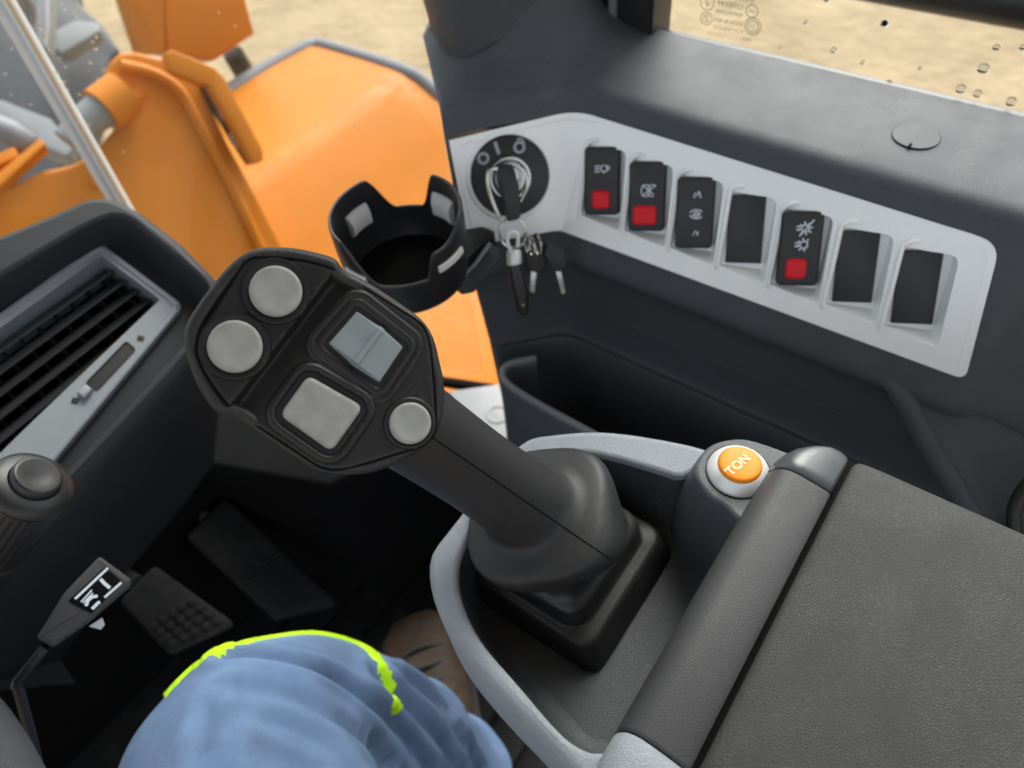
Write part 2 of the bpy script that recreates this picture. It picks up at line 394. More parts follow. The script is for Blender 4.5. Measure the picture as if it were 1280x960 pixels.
# front end face of the moulding
# lower aft face: continues the slope below the band, behind the pocket
PR, NR = V(.352, 0, -.366), V(-.874, 0, .486)
ridge_pts = [on_plane(x, y, PR, NR) for x, y in [(1080, 458), (1108, 474), (1131, 503), (1150, 540), (1170, 575), (1190, 606), (1215, 648), (1260, 720), (1330, 830)]]
RC = [V(*p) for p in cat([tuple(p) for p in ridge_pts], 8)]
def ridge_at(z):
    for p, q in zip(RC, RC[1:]):
        if q.z <= z <= p.z: return p.lerp(q, (p.z-z)/max(1e-9, p.z-q.z))
    return RC[0] if z > RC[0].z else RC[-1]
mb = MB(); cols = []
for i, p in enumerate(RC[3:]):
    push = .0085+.0*i; base_ = p+V(.874, 0, -.486)*.0
    c0_ = [p+V(0, -.002, 0), p+V(.003, -.012, -.002), p+V(.009, -.03, -.0055), p+V(.014, -.07, -.008), p+V(.014, -.5, -.008)]
    cols.append(c0_)
top_c = [q+V(.011, 0, .02) for q in cols[0]]
mb.loft([top_c]+cols, closed=False, flip=True); part('lower_panel', mb, MT['console'], cons, 50)
# pocket wall with a fine step and the rim of the bin
def pocket_path(din, ya, z, rnd=.045, n=46):
    """from the ridge at the aft end round the corner, forward along the wall, round the bend to the front end"""
    x = .40-din; s_ = ridge_at(z); r = rnd; ya = min(ya, s_.y+.004); pts = []
    p0 = Vector((s_.x, s_.y)); c = Vector((x, ya)); p2 = Vector((x, ya+r))
    for i in range(15):
        s = i/14; q = p0*(1-s)**2+c*2*s*(1-s)+p2*s*s; pts.append(V(q.x, q.y, z))
    ye = yend(din, z); y0 = ya+r
    pts += [S(y0+(ye-y0)*i/n, din, z) for i in range(1, n+1)]
    return pts
rows = [pocket_path(d, ya, z) for d, ya, z in [(.040, .02, -.377), (.0325, .0, -.381), (.030, -.005, -.387), (.0305, -.02, -.400), (.033, -.034, -.424), (.0345, -.034, -.4250), (.037, -.05, -.452), (.0385, -.05, -.4548), (.0405, -.05, -.4562)]]
mb = MB(); mb.loft(rows, closed=False, flip=True); part('pocket_wall', mb, MT['pocket'], cons, 40)
rows = [pocket_path(d, ya, z) for d, ya, z in [(.0405, -.05, -.4562), (.043, -.05, -.4565), (.045, -.05, -.460), (.052, -.05, -.62)]]
mb = MB(); mb.loft(rows, closed=False, flip=True); part('bin_back', mb, MT['pocket'], cons, 40)
# rounded ridge where the pocket ends, catching the light
mb = MB(); mb.tube([p+V(.0045, 0, -.0025) for p in RC], [.0030+.0042*min(1, i/14) for i in range(len(RC))], 14); part('pocket_ridge', mb, MT['console'], cons, 60)
mb = MB(); mb.tube(pocket_path(.0382, -.05, -.4546), .0011, 8); part('lip_highlight', mb, MT['pod'], cons, 60)  # lighter tube draws a highlight along the back rim of the bin
mb = MB(); mb.tube(pocket_path(.0333, -.034, -.4246), .0007, 8); part('step_highlight', mb, MT['console'], cons, 60)  # thin lighter tube paints the glint on the wall step
# bin front wall: rim and outer skin
e = E(-.455)
fr = [V(e.x+.012, e.y+.006, -.455), V(e.x-.003, e.y-.002, -.455)]
fp = cat([(e.x+.030, e.y-.012), (e.x+.012, e.y+.003), (e.x-.002, e.y-.004), (.283, .225), (.281, .175), (.279, .10), (.277, -.10)], 6)
def fwall(off, z, lean=0): 
    out = []
    for i, p in enumerate(fp):
        t = Vector(fp[min(i+1, len(fp)-1)])-Vector(fp[max(i-1, 0)]); t.normalize(); nn = Vector((t.y, -t.x))
        out.append(V(p[0]+nn.x*off+lean, p[1]+nn.y*off, z))
    return out
rows = [fwall(-.003, -.62), fwall(-.0026, -.46), fwall(-.0022, -.4552), fwall(-.0008, -.4540), fwall(.0012, -.4540), fwall(.0026, -.4555), fwall(.003, -.459), fwall(.002, -.52, -.002), fwall(.002, -.70, -.01)]
rows = [[V(p.x, p.y, p.z) for p in r] for r in rows]
mb = MB(); mb.tube([V(p.x, p.y, -.4536) for p in fwall(.0002, 0)], .0027, 10); part('rim_highlight', mb, MT['rubber_edge'], cons, 60)  # paler tube paints the light caught along the front rim
mb = MB(); mb.loft(rows, closed=False); part('bin_rim', mb, MT['pod'], cons, 45)
mb = MB(); mb.slab([(.27, -.10), (.37, -.10), (.37, .2), (.30, .27), (.27, .25)], HORIZ(-.63), 0, .008, .001); part('bin_floor', mb, MT['pocket'], cons)
# front end cap of the moulding (the edge beside the corner glass)
mb = MB(); ends = []
for d, z in profd+lip: p = row(d, z)[-1]; p = p.lerp(flare(p), flw(d)); ends.append(p)
for d, ya, z in [(.030, 0, -.387), (.033, 0, -.424), (.037, 0, -.452), (.04, 0, -.5), (.045, 0, -.62)]: ends.append(S(yend(d, z), d, z))
dv = V(.60, .30, .0).normalized()
mb.loft([[p for p in ends], [p+V(-.001, .003, -.001) for p in ends], [p+dv*.02+V(0, .004, 0) for p in ends], [p+dv*.13 for p in ends]], closed=False); part('front_edge', mb, MT['console'], cons, 50)
# round screw cover in the ledge
FL = Frame(onz(1145, 170, -.2637), V(1, 0, 0), V(0, 0, 1))
mb = MB(); mb.lathe([(.0132, -.001), (.0132, .0003), (.0130, .0004), (.0, .0004)], FL, 40); cv = part('screw_cover', mb, MT['console'], cons, 12)
mb = MB(); mb.lathe([(.01345, -.001), (.01345, .0003), (.0131, .0003), (.0131, -.001)], FL, 40); part('cover_seam', mb, MT['gap'], cv)
a, b = FL.px(1137, 183); mb = MB(); mb.box(FL.at(a, b, 0), .0045, .0016, 0, .0009, .0004, .0001); part('pry_notch', mb, MT['gap'], cv)
FL2 = Frame(onz(770, 78, -.2635), V(1, 0, 0), V(0, 0, 1))
mb = MB(); mb.lathe([(.0132, -.001), (.0132, .0003), (.0130, .0004), (.0, .0004)], FL2, 40); cv = part('screw_cover', mb, MT['console'], cons, 12)
a, b = FL2.px(768, 84); mb = MB(); mb.box(FL2.at(a, b, 0), .0028, .0012, 0, .0009, .0004, .0001); part('pry_notch', mb, MT['gap'], cv)

# ------------------------------------------------------------------ corner pillar trim rising from the console
pil = thing('pillar_trim', 'dark grey front corner pillar trim flaring into the side console', 'pillar', (.43, .36, -.3))
def pring(z, cx, cy, a, b, rot, nexp=3.2, n=48):
    out = []
    for i in range(n):
        t = 2*math.pi*i/n; c, s = math.cos(t), math.sin(t)
        x = a*math.copysign(abs(c)**(2/nexp), c); y = b*math.copysign(abs(s)**(2/nexp), s)
        out.append(V(cx+x*math.cos(rot)-y*math.sin(rot), cy+x*math.sin(rot)+y*math.cos(rot), z))
    return out
def colring(z, g=0.0, tilt=0.0):
    s = min(1, max(0, (z+.3)/.2)); c = V(.440-.003*s, .336+.027*s, 0) if z < .1 else V(.450, .374, 0)
    rg = pring(z, c.x, c.y, .0465+.0025*s+g, .0445+g, R(-38), 3.2)
    return [p+V(0, 0, tilt*((p.x-c.x)*.58-(p.y-c.y)*.81)) for p in rg]
mb = MB(); mb.loft([colring(z) for z in (-.31, -.28, -.26, -.24, -.22, -.2, -.1)]); part('column_cover', mb, MT['console'], pil, 60)
mb = MB(); mb.loft([colring(-.2475, .0012, .36), colring(-.2455, .0012, .36)]); part('cover_seam', mb, MT['gap'], pil)
mb = MB(); mb.loft([colring(-.2455, .0012, .36), colring(-.2450, .0026, .36), colring(-.2425, .0032, .36), colring(-.2, .0034, .30), colring(-.1, .0036), colring(.62, .0036)]); part('upper_cover', mb, MT['console'], pil, 60)

# ------------------------------------------------------------------ silver switch panel
FA = Frame(V(.36, 0, -.352), V(0, -1, 0), V(-.874, 0, .486))
pan = thing('control_fascia', 'silver switch panel with ignition lock and row of rocker switches', 'switch panel', S(.1, .04, -.352))
LEFTY0, LEFTY1 = yend(.04, -.352), yend(.0, -.285)
XA = -.205; 
out = fillet([(-.031, .0035), (.2, .0035)], 0) if False else None
# flat part (aft), bend strip, and the lock end
a_out = fillet([(XA, .003), (.031, .0035), (.0005, .0805), (XA, .0835)], [0, .005, .016, 0], 8)
Hq = [(-.0212, .0165), (.0110, .0149), (-.0001, .0670), (-.0284, .0628)]
def hole(k): return [(x-.035*(6-k), y) for x, y in fillet(Hq, [.002, .003, .006, .003], 5)]
holes_ = [hole(k) for k in range(7)]
holes_[0] = hole(0)
XA = -.2425   # the flat part ends just before the bend
a_out = fillet([(XA, .0028), (.031, .0035), (.0148, .0797), (XA, .0822)], [0, .005, .014, 0], 8)
mb = MB(); fm = lambda a, b: fas(-a, b)
mb.holes(None, a_out, holes_, fmap=fm)
nb = 26
def bendrow(y, top=True): return y
ys0 = -XA
yl0, yl1 = yend(.04, -.348)-.001, yend(.003, -.285)-.001
# strip from the flat part round the bend to the lock end; lower edge dips a little beside the lock
B0, B1 = [], []
for i in range(nb+1):
    s = i/nb; B0.append(fas(ys0+(yl0-ys0)*s, .0028+.0*s)); B1.append(fas(ys0+(yl1-ys0)*s, .0822-.006*s))
mid = [[B0[i].lerp(B1[i], j/8) for i in range(nb+1)] for j in range(9)]
# project each interpolated point so it lies on the ruled surface
mid = [[fas((ys0+(yl0-ys0)*i/nb)*(1-j/8)+(ys0+(yl1-ys0)*i/nb)*j/8, (.0028)*(1-j/8)+(.0822-.006*i/nb)*j/8) for i in range(nb+1)] for j in range(9)]
mb.loft(mid, closed=False)
# returned edge all round (thickness)
edge = [(y, b) for y, b in [(-p[0], p[1]) for p in a_out]]
def edge_strip(pts): mb.loft([[fas(y, b) for y, b in pts], [fas(y, b, HB*.3) for y, b in pts], [fas(y, b, -.001) for y, b in pts]], closed=False)
loop = [(-a, b) for a, b in a_out if True]
iy = [p for p in loop if p[0] < ys0-1e-6]
n_ = len(iy)
loop2 = iy
top_ = [(ys0+(yl1-ys0)*i/nb, .0822-.006*i/nb) for i in range(nb+1)]
bot_ = [(ys0+(yl0-ys0)*i/nb, .0028) for i in range(nb+1)]
full = bot_[::-1] + loop2 + top_
left_ = [top_[-1], bot_[-1]]
edge_strip(full); edge_strip(left_)
part('fascia_plate', mb, MT['silver'], pan, 28)
# fine bead just inside the outer edge
ins = inset(ccw(a_out), .0042)
bead = [fas(-a, b, HB+.0002) for a, b in ins if a > XA+.01]
lo = [q for q in ins if q[0] > XA+.006]
beadpts = [fas(-a, b, HB) for a, b in lo]
i0 = max(range(len(beadpts)), key=lambda i: (beadpts[i]-beadpts[i-1]).length)
beadpts = beadpts[i0:]+beadpts[:i0]
mb = MB(); mb.tube(beadpts, .00035, 6); part('bead', mb, MT['silver'], pan)
mb = MB(); mb.tube([fas(ys0-.006+(yl1-.004-ys0)*i/20, .0785-.006*i/20, HB) for i in range(21)]+[fas(yl1-.003+(yl0-yl1)*i/8, .0758-.07*i/8, HB) for i in range(1, 9)], .00045, 6); part('bead', mb, MT['silver'], pan)
# pockets, ribs, switches
def sw_frame(k):
    o = -.035*(6-k)
    BL, BR_, TL = [FA(a+o, b, h+HB) for a, b, h in [(-.019, .0185, -.001), (.002, .0245, -.008), (-.0284, .061, -.001)]]
    u = BR_-BL; v = TL-BL; n = u.cross(v); return Frame(BL+u*.5+v*.5, u, n)
IC = .001
def arc(cx, cy, r, a0, a1, n=14, ry=None): return [(cx+r*math.cos(R(a0+(a1-a0)*i/n)), cy+(ry or r)*math.sin(R(a0+(a1-a0)*i/n))) for i in range(n+1)]
def icon(k):
    if k == 0:   # work lamp: lamp body with rays
        L = [arc(.0015, 0, .0022, 100, 440), [(.0035, .0018), (.0055, .0006), (.0042, -.0012)], [(.0014, -.002), (.0014, -.0032)]]
        L += [[(-.0015, -.0018+.0018*i), (-.0048, -.0022+.0018*i)] for i in range(3)]
        return L, .0009, (0, .0085)
    if k == 1:   # two crossed rings
        return [arc(-.0021, 0, .0030, 0, 360, 20, .0038), arc(.0021, 0, .0030, 0, 360, 20, .0038), [(-.0045, .0036), (.0045, -.0036)], [(-.0045, -.0036), (.0045, .0036)]], .0007, (.0012, .004)
    if k == 2:
        L = [[(-.002, -.002+.0115), (-.0015, .0018+.0115), (0, -.0008+.0115), (.0014, .0018+.0115), (.0022, -.002+.0115)], [(0, .0115), (.001, .014)]]
        L += [arc(0, -.0012, .0045, 20, 160, 10, .0033), arc(0, -.0002, .0045, 200, 340, 10, .0033), arc(0, -.0008, .0017, 0, 360, 12), [(-.0028, -.0015), (.0028, -.0004)]]
        L += [[(-.0015, -.0144), (0, -.0112), (.0015, -.0144)], [(.0008, -.013), (.0022, -.0120)]]
        return L, .0008, (0.001, .0)
    def gear(cy, slash):
        L = [arc(0, cy, .0022, 0, 360, 14)]
        for i in range(8):
            a = R(45*i+10); L.append([(.0027*math.cos(a), cy+.0027*math.sin(a)), (.0042*math.cos(a), cy+.0042*math.sin(a))])
        L += [[(-.0052, cy+.001), (-.003, cy+.001)], [(-.0052, cy-.001), (-.003, cy-.001)]]
        if slash: L.append([(-.003, cy-.0048), (.0044, cy+.0052)])
        return L
    return gear(.0125, True)+gear(.0025, False), .0009, (.002, 0)
SWLAB = {0: 'rocker with square red lens under a lamp symbol', 1: 'rocker with wide red lens under two crossed rings', 2: 'rocker with three symbols and no red lens', 4: 'rocker with red lens below two gear symbols'}
for k in range(7):
    F = sw_frame(k); o = -.035*(6-k)
    ho = hole(k)
    # recess in the panel
    fl_q = [(-.0203+o, .0175), (.0045+o, .0212), (-.0036+o, .0665), (-.0280+o, .0618)]
    fo = fillet(fl_q, [.001, .0015, .003, .0015], 5)
    def down(a, b):
        P0 = FA(a, b, 0); t = (F.O-F.n*.0015-P0).dot(F.n)/FA.n.dot(F.n); return P0+FA.n*t
    mb = MB(); rim = [FA(a, b, HB) for a, b in ho]; rim2 = [FA(a, b, HB-.0012) for a, b in ho]
    mb.loft([rim, [r*.86+down(*q)*.14 for r, q in zip(rim, fo)], [down(*q) for q in fo]], True, False, True, flip=False)
    part('recess', mb, MT['silver'], pan, 30)
    pth = cat([FA(a+o, b, h) for a, b, h in [(-.0207, .0140, HB-.0014), (-.0216, .0165, HB), (-.0250, .0390, HB+.0006), (-.0287, .0600, HB+.0008), (-.0285, .0640, HB+.0009), (-.0262, .0665, HB+.0007), (-.0222, .0683, HB-.0010)]], 5)
    mb = MB(); mb.tube(pth, .0016, 10); part('rib', mb, MT['silver'], pan, 60)
    if k in (0, 1, 2, 4):
        mb = MB(); rings = []
        base = ccw(rrect(.0242, .0455, .0032, 6))
        def hh(y): t = y/.0225; return .0052+.0018*t*t+.0008*t          # dished rocker face
        rings.append([F(a, b, -.001) for a, b in base])
        for ins_, dh in [(0, -.0012), (.0004, -.0004), (.0011, 0), (.0019, .00015)]:
            rings.append([F(a, b, hh(b)+dh) for a, b in inset(base, ins_)])
        inn = inset(base, .0019)
        mb.loft(rings)
        # top grid
        last = inn; m = 10
        for i in range(1, m+1):
            s0, s1 = 1-(i-1)/m, 1-i/m
            mb.loft([[F(a*s0, b*s0, hh(b*s0)+.00015) for a, b in last], [F(a*max(s1, .01), b*max(s1, .01), hh(b*max(s1, .01))+.00015) for a, b in last]])
        rk = part('rocker_switch', mb, MT['black'], pan, 40); rk['label'] = SWLAB[k]
        L, wd, (ox, oy) = icon(k)
        L = [[(a+ox, b+oy) for a, b in ln] for ln in L]
        # subdivide strokes and lay them on the dished face
        mb = MB(); mb.strokes(F, L, wd, 0, .0002)
        vs = []
        for p in mb.v:
            q = p-F.O; a, b = q.dot(F.u), q.dot(F.v); vs.append(F(a, b, hh(b)+.0004))
        mb.v = vs; part('symbol', mb, MT['white'], rk)
        if k != 2:
            wdt, hgt, cx = ((.0125, .0125, -.0005), (.0158, .0128, -.0012), None, None, (.0122, .0125, -.0012))[k]
            cy = -.0122
            mb = MB(); FF = F.at(cx, cy, hh(cy))
            mb.prism(rrect(wdt, hgt, .003, 5), FF, [(0, -.002), (0, .0004), (.0004, .0012), (.0012, .0017), (.0022, .0018)]); part('red_lens', mb, MT['red'], rk, 50)
    else:
        mb = MB(); mb.prism(rrect(.0222, .0428, .0008, 3), F, [(0, -.002), (0, .0006), (.0002, .001), (.0006, .0011)]); part('blank_cover', mb, MT['black'], pan, 30)
# ignition lock face
FBn = V(NB.x*.874, NB.y*.874, .486)
FB = Frame(V(.40, CY, -.28), V(-DB.x, -DB.y, 0), FBn)
FI = FB.at(*FB.px(637, 220), .0018)
# ring and dial
mb = MB(); mb.lathe([(.0312, -.002), (.0310, .0004), (.0296, .0012), (.0283, .0010), (.0276, .0002), (.0274, -.001)], FI, 64); dl = part('dial_ring', mb, MT['silver'], pan, 40)
mb = MB(); mb.lathe([(.0276, -.002), (.0275, .0002), (.026, .0007), (0.0, .0007)], FI, 64); dial = part('ignition_dial', mb, MT['black'], pan, 30)
mb = MB(); 
c0 = FI.px(604, 198); c1 = FI.px(621, 185); c2 = FI.px(649, 184)
def ringof(c, r): return arc(c[0], c[1], r, 0, 360, 20)
mb.strokes(FI, [ringof(c0, .0033), ringof(c2, .0033)], .0019, .0008, .0002)
d1 = Vector(FI.px(624, 195))-Vector(FI.px(618, 177)); d1.normalize()
mb.strokes(FI, [[(c1[0]-d1.x*.0043, c1[1]-d1.y*.0043), (c1[0]+d1.x*.0043, c1[1]+d1.y*.0043)]], .0024, .0008, .0002)
mb.strokes(FI, [[(c2[0]-.001, c2[1]+.0055), (c2[0]+.0028, c2[1]+.0052), (c2[0]+.0036, c2[1]+.0024)]], .0012, .0008, .0002)
part('symbol', mb, MT['grey_print'], dial)
FK = FI.at(*FI.px(637, 222), .0007)
mb = MB(); mb.lathe([(.0150, 0), (.0150, .0035), (.0142, .0048), (.0125, .0050), (.0115, .0044), (.0108, .0030), (.0108, .0020), (0, .0020)], FK, 48); part('lock_collar', mb, MT['steel'], dial, 40)
mb = MB(); mb.lathe([(.0062, .0020), (.0062, .0052), (.0052, .0060), (0, .0060)], FK, 32); part('lock_barrel', mb, MT['steel'], dial, 40)

# ------------------------------------------------------------------ joystick console (tray), armrest
con = thing('joystick_console', 'grey leather-grained joystick tray with recess and round push-button pod', 'control console', (.12, .08, -.36))
ZT = -.297
T = HORIZ(ZT)
def tpx(l, z=ZT): return [tuple(onz(x, y, z).to_2d()) for x, y in l]
left = tpx([(720, 968), (680, 924), (620, 862), (572, 805), (546, 760), (536, 722), (538, 690), (558, 662), (598, 612), (650, 552), (690, 540), (760, 536.5), (850, 550), (905, 565)])
outer_t = left + [(.212, .045), (.215, .02), (.215, -.10), (.045, -.10), (.047, .0)]
# order: make it a smooth closed outline along the free edge, straight below the armrest
sm = [tuple(p) for p in cat(left, 5)]
outer_t = ccw(sm + [(.212, .046), (.215, .02), (.215, -.10), (.046, -.10), (.047, .0)])
inner_px = [(735, 940), (700, 916), (645, 853), (600, 800), (577, 752), (572, 715), (580, 684), (602, 650), (640, 612), (690, 578), (726, 566), (762, 571), (806, 583), (850, 597)]
inner_free = [tuple(p) for p in cat(tpx(inner_px), 5)]
inner_t = ccw(inner_free + [(.21, .048), (.208, .024), (.07, .024)])
mb = MB(); N1 = 140
ot = resample(outer_t, N1)
# outer wall with a soft edge
prof = [(.004, -.06), (.001, -.05), (0, -.012), (0, -.0045), (.0004, -.0028), (.0014, -.0012), (.0028, -.0003), (.0042, 0)]
mb.loft([[T(*q, h) for q in inset(ot, d)] for d, h in prof])
oi = inset(ot, .0042)
it = resample(inner_t, 120); io = inset(it, -.0024)
mb.holes(T, oi, [io])
FLOORZ = -.0385
mb.loft([[T(*q, h) for q in inset(it, d)] for d, h in [(-.0024, 0), (-.0012, -.0003), (-.0003, -.0012), (.0002, -.0030)]])
part('tray', mb, MT['tray'], con, 50)
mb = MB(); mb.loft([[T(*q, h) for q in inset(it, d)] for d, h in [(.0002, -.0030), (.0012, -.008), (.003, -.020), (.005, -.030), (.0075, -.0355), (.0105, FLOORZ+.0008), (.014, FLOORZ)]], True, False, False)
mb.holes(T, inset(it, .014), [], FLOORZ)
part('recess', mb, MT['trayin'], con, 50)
# push button pod
podz = -.2845; FP = HORIZ(podz)
tp = tpx([(868, 592), (873, 571), (890, 554), (919, 547), (948, 551), (1003, 571), (1030, 582), (1010, 620), (936, 652), (905, 632), (884, 618)], podz)
po = ccw([tuple(p) for p in resample(smooth_closed(tp, 6), 70)])
mb = MB(); mb.loft([[FP(q[0], q[1], h) for q in inset(po, d)] for d, h in [(-.007, -.052), (-.006, -.04), (-.0036, -.02), (-.0015, -.008), (0, -.0022), (.0003, -.0012), (.0011, -.0003), (.002, 0)]])
mb.holes(FP, inset(po, .002), [])
pod = part('button_pod', mb, MT['pod'], con, 50)
FTn = (V(0, 0, 1)+V(-.10, -.06, 0)).normalized()
c = onz(922.5, 589.5, podz); FT = Frame(V(c.x, c.y, podz), V(1, 0, 0), V(0, 0, 1))
mb = MB(); mb.lathe([(.01395, -.002), (.01395, .0004), (.0138, .0004), (.0138, -.0015)], FT, 56); part('button_seam', mb, MT['gap'], pod)
mb = MB(); mb.lathe([(.0133, -.002), (.0133, .0008), (.0129, .0016), (.0102, .0050), (.0096, .0054), (.0093, .0050)], FT, 64); part('button_bezel', mb, MT['chrome'], pod, 40)
prof = [(.0092, .0040), (.0092, .0056), (.0087, .0066)] + [(.0087*math.cos(R(a)), (.0066+.0008*math.sin(R(a)))) for a in (15, 30, 45, 60, 75, 89)]
mb = MB(); mb.lathe(prof, FT, 56, cap1=True); bc = part('button_cap', mb, MT['orange_btn'], pod, 50)
def domeh(a, b): r2 = min(.0086, math.hypot(a, b)); return .0066+.0008*math.sqrt(max(0, 1-(r2/.0087)**2))
def text_mesh(txt, size):
    cu = bpy.data.curves.new('lettering', 'FONT'); cu.body = txt; cu.size = size; cu.align_x = 'CENTER'; cu.align_y = 'CENTER'; cu.resolution_u = 4; cu.offset = size*.032
    ob = bpy.data.objects.new('lettering', cu); COL.objects.link(ob)
    me = bpy.data.meshes.new_from_object(ob.evaluated_get(bpy.context.evaluated_depsgraph_get()))
    vs = [v.co.copy() for v in me.vertices]; fs = [tuple(p.vertices) for p in me.polygons]
    bpy.data.objects.remove(ob); bpy.data.curves.remove(cu); bpy.data.meshes.remove(me); return vs, fs
bpy.context.view_layer.update()
# direction of the lettering on the cap
A = Vector(FT.px(908, 594, .008)); B = Vector(FT.px(938, 568, .008)); dirT = (B-A).normalized(); ang = math.atan2(dirT.y, dirT.x)
vs, fs = text_mesh('TON', .0058)
cc = Vector(FT.px(923, 580, .008))
mb = MB(); rows = []
for p in vs:
    a = cc.x+(p.x*math.cos(ang)-p.y*math.sin(ang)); b = cc.y+(p.x*math.sin(ang)+p.y*math.cos(ang)); rows.append(FT(a, b, domeh(a, b)+.00025))
mb.add(rows, fs); part('lettering', mb, MT['print_o'], bc)

# armrest
arm = thing('armrest', 'dark grey padded armrest with rounded front trim strip', 'armrest', (.145, -.08, -.33))
X0, X1 = .0705, .1965
def rail_prof(ex=0.0):
    return [(.0032, -.300), (.0032, -.2775), (.0037, -.2756), (.0052, -.2748), (.011, -.2736), (.0175, -.2726), (.0212, -.2726), (.0245, -.2738), (.0275, -.2766), (.0297, -.2808), (.0310, -.2865), (.0318, -.296), (.0322, -.310), (.0322, -.334)]
def rail(x0, x1, grow=0.0, ends=True, steps=None):
    pr = rail_prof(); rings = []
    for x, g in steps or [(x0, -.0008), (x0+.0006, -.0002), (x0+.0015, 0), (x1-.0015, 0), (x1-.0006, -.0002), (x1, -.0008)]:
        rr = []
        for i, (y, z) in enumerate(pr):
            cy, cz = .016, -.290
            g2 = g+grow; l = max(1e-6, math.hypot(y-cy, z-cz)); rr.append(V(x, y+(y-cy)/l*g2, z+(z-cz)/l*g2))
        rings.append(rr)
    mb = MB(); mb.loft(rings, True, True, True); return mb
part('trim_strip', rail(X0, X1), MT['rail'], arm, 40)
part('trim_core', rail(.068, .205, -.0016), MT['gap'], arm, 40)
# glossy end cap: tapers to a rounded nose beyond the strip
def cap_ring(x, f, dz, g):
    rr = []
    for y, z in rail_prof():
        y2 = .0032+(y-.0032)*f; z2 = z if z < -.2995 else z-dz
        cy, cz = .0032+.0128*f, -.290; l = max(1e-6, math.hypot(y2-cy, z2-cz)); rr.append(V(x, y2+(y2-cy)/l*g, z2+(z2-cz)/l*g))
    return rr
mb = MB(); mb.loft([cap_ring(X1+dx, f, dz, g) for dx, f, dz, g in [(.0003, 1, 0, -.0006), (.0010, 1, 0, 0), (.006, .98, .0002, 0), (.011, .93, .0006, 0), (.0155, .84, .0012, 0), (.0195, .68, .0020, 0), (.0222, .50, .0030, -.0003), (.0236, .36, .0040, -.0010)]], True, True, True); part('end_cap', mb, MT['cap'], arm, 50)
mb = MB(); mb.tube([V(.074, .0326, -.3085), V(.13, .0325, -.3085), V(.180, .0323, -.3085)], .00035, 6); part('parting_line', mb, MT['pod'], con)
# left shoulder: the tray moulding continuing round the strip
st = [(.040, -.016), (.0412, -.010), (.0445, -.0055), (.050, -.002), (.056, -.0004), (.0625, .0000), (.0690, -.0002), (.0701, -.0012)]
part('shoulder', rail(0, 0, steps=st), MT['tray'], con, 50)
mb = MB(); mb.slab([(.070, -.004), (.2185, -.004), (.2185, .005), (.070, .005)], HORIZ(-.300), 0, .022, .0005); part('seam_filler', mb, MT['gap'], arm)
# padded top
def padring(x, dz, zb=-.318):
    pts = []
    yf, yb = .0014, -.42
    for y, z in [(yf-.0022, zb), (yf-.0008, -.300), (yf, -.280), (yf-.0002, -.2738), (yf-.0010, -.2717), (yf-.0026, -.2703), (yf-.0055, -.2695), (yf-.012, -.2692), (-.05, -.2690), (-.1, -.2689), (-.2, -.2689), (yb, -.269), (yb, zb)]:
        pts.append(V(x, y, z+ (dz if z > -.29 else 0)))
    return pts
steps = [(.0688, -.012), (.0690, -.006), (.0702, -.0024), (.0728, -.0006), (.077, 0), (.10, .0003), (.15, .0004), (.185, .0000), (.198, -.0008), (.208, -.0022), (.2145, -.0042), (.2185, -.0075), (.2203, -.012), (.2208, -.018)]
mb = MB(); mb.loft([padring(x, dz) for x, dz in steps], True, True, True); part('pad', mb, MT['pad'], arm, 60)

# ------------------------------------------------------------------ joystick
HC = ray(395, 455)*.25
hn = (-ray(395, 455) + V(.02, .0, .02)).normalized()
pa, pb = on_plane(530, 545, HC, hn), on_plane(280, 365, HC, hn)
H = Frame(HC, pb-pa, hn)               # u: up along the head, v: across, n: out of the key face
joy = thing('joystick', 'black joystick with grey round and square buttons on a square rubber gaiter', 'joystick', (.133, .09, -.335))
c6 = lambda x, y: (220+x/2.8225, 280+y/2.8225)
def hp(l, h=0): return [H.px(*c6(x, y), h) for x, y in l]
outer = hp([(27, 405), (40, 345), (78, 282), (122, 222), (178, 155), (232, 108), (300, 82), (400, 82), (480, 96), (555, 118), (578, 140), (590, 158), (640, 183), (700, 215), (790, 275), (868, 333), (912, 400), (935, 490), (950, 560), (948, 640), (938, 700), (905, 762), (830, 822), (720, 872), (640, 886), (560, 882), (480, 866), (400, 818), (330, 772), (270, 730), (215, 694), (186, 684), (152, 672), (118, 640), (80, 578), (42, 488)])
seam = hp([(76, 440), (90, 392), (122, 338), (180, 245), (232, 162), (258, 134), (300, 124), (420, 132), (500, 148), (570, 172), (610, 196), (700, 250), (800, 312), (858, 350), (882, 385), (895, 440), (906, 540), (913, 640), (914, 720), (900, 752), (858, 785), (760, 815), (650, 848), (590, 862), (545, 864), (500, 850), (420, 798), (300, 718), (222, 664), (188, 636), (150, 588), (110, 530), (84, 478)])
outer = ccw(outer); seam = ccw(seam)
so_ = ccw(resample(smooth_closed(seam, 5), 240)); oo_ = ccw(resample(smooth_closed(outer, 5), 170))
# the face steps down from the two-button lobe, dips, then rises to the lower field
e1, e2 = Vector(hp([(572, 168)])[0]), Vector(hp([(205, 645)])[0])
ed = (e2-e1).normalized(); en = Vector((ed.y, -ed.x));
if en.x < 0: en = -en                   # towards the top of the head
def hh(a, b):
    t = (Vector((a, b))-e1).dot(en)     # >0 on the upper lobe
    if t > .0012: return .0020
    if t > -.0006: s = (t+.0006)/.0018; s = s*s*(3-2*s); return -.0030+(.0050)*s
    if t > -.0100: s = (t+.0100)/.0094; s = s*s*(3-2*s); return 0-.0030*s
    return 0
def hrim(a, b):
    t = (Vector((a, b))-e1).dot(en); s = min(1, max(0, (t+.004)/.006)); s = s*s*(3-2*s)
    return .0006+.0018*s
mbs = MB()
def orow(d, fn): return [H(q[0], q[1], fn(q[0], q[1])) for q in inset(oo_, d)]
seam_r = [min(oo_, key=lambda q: 0)]
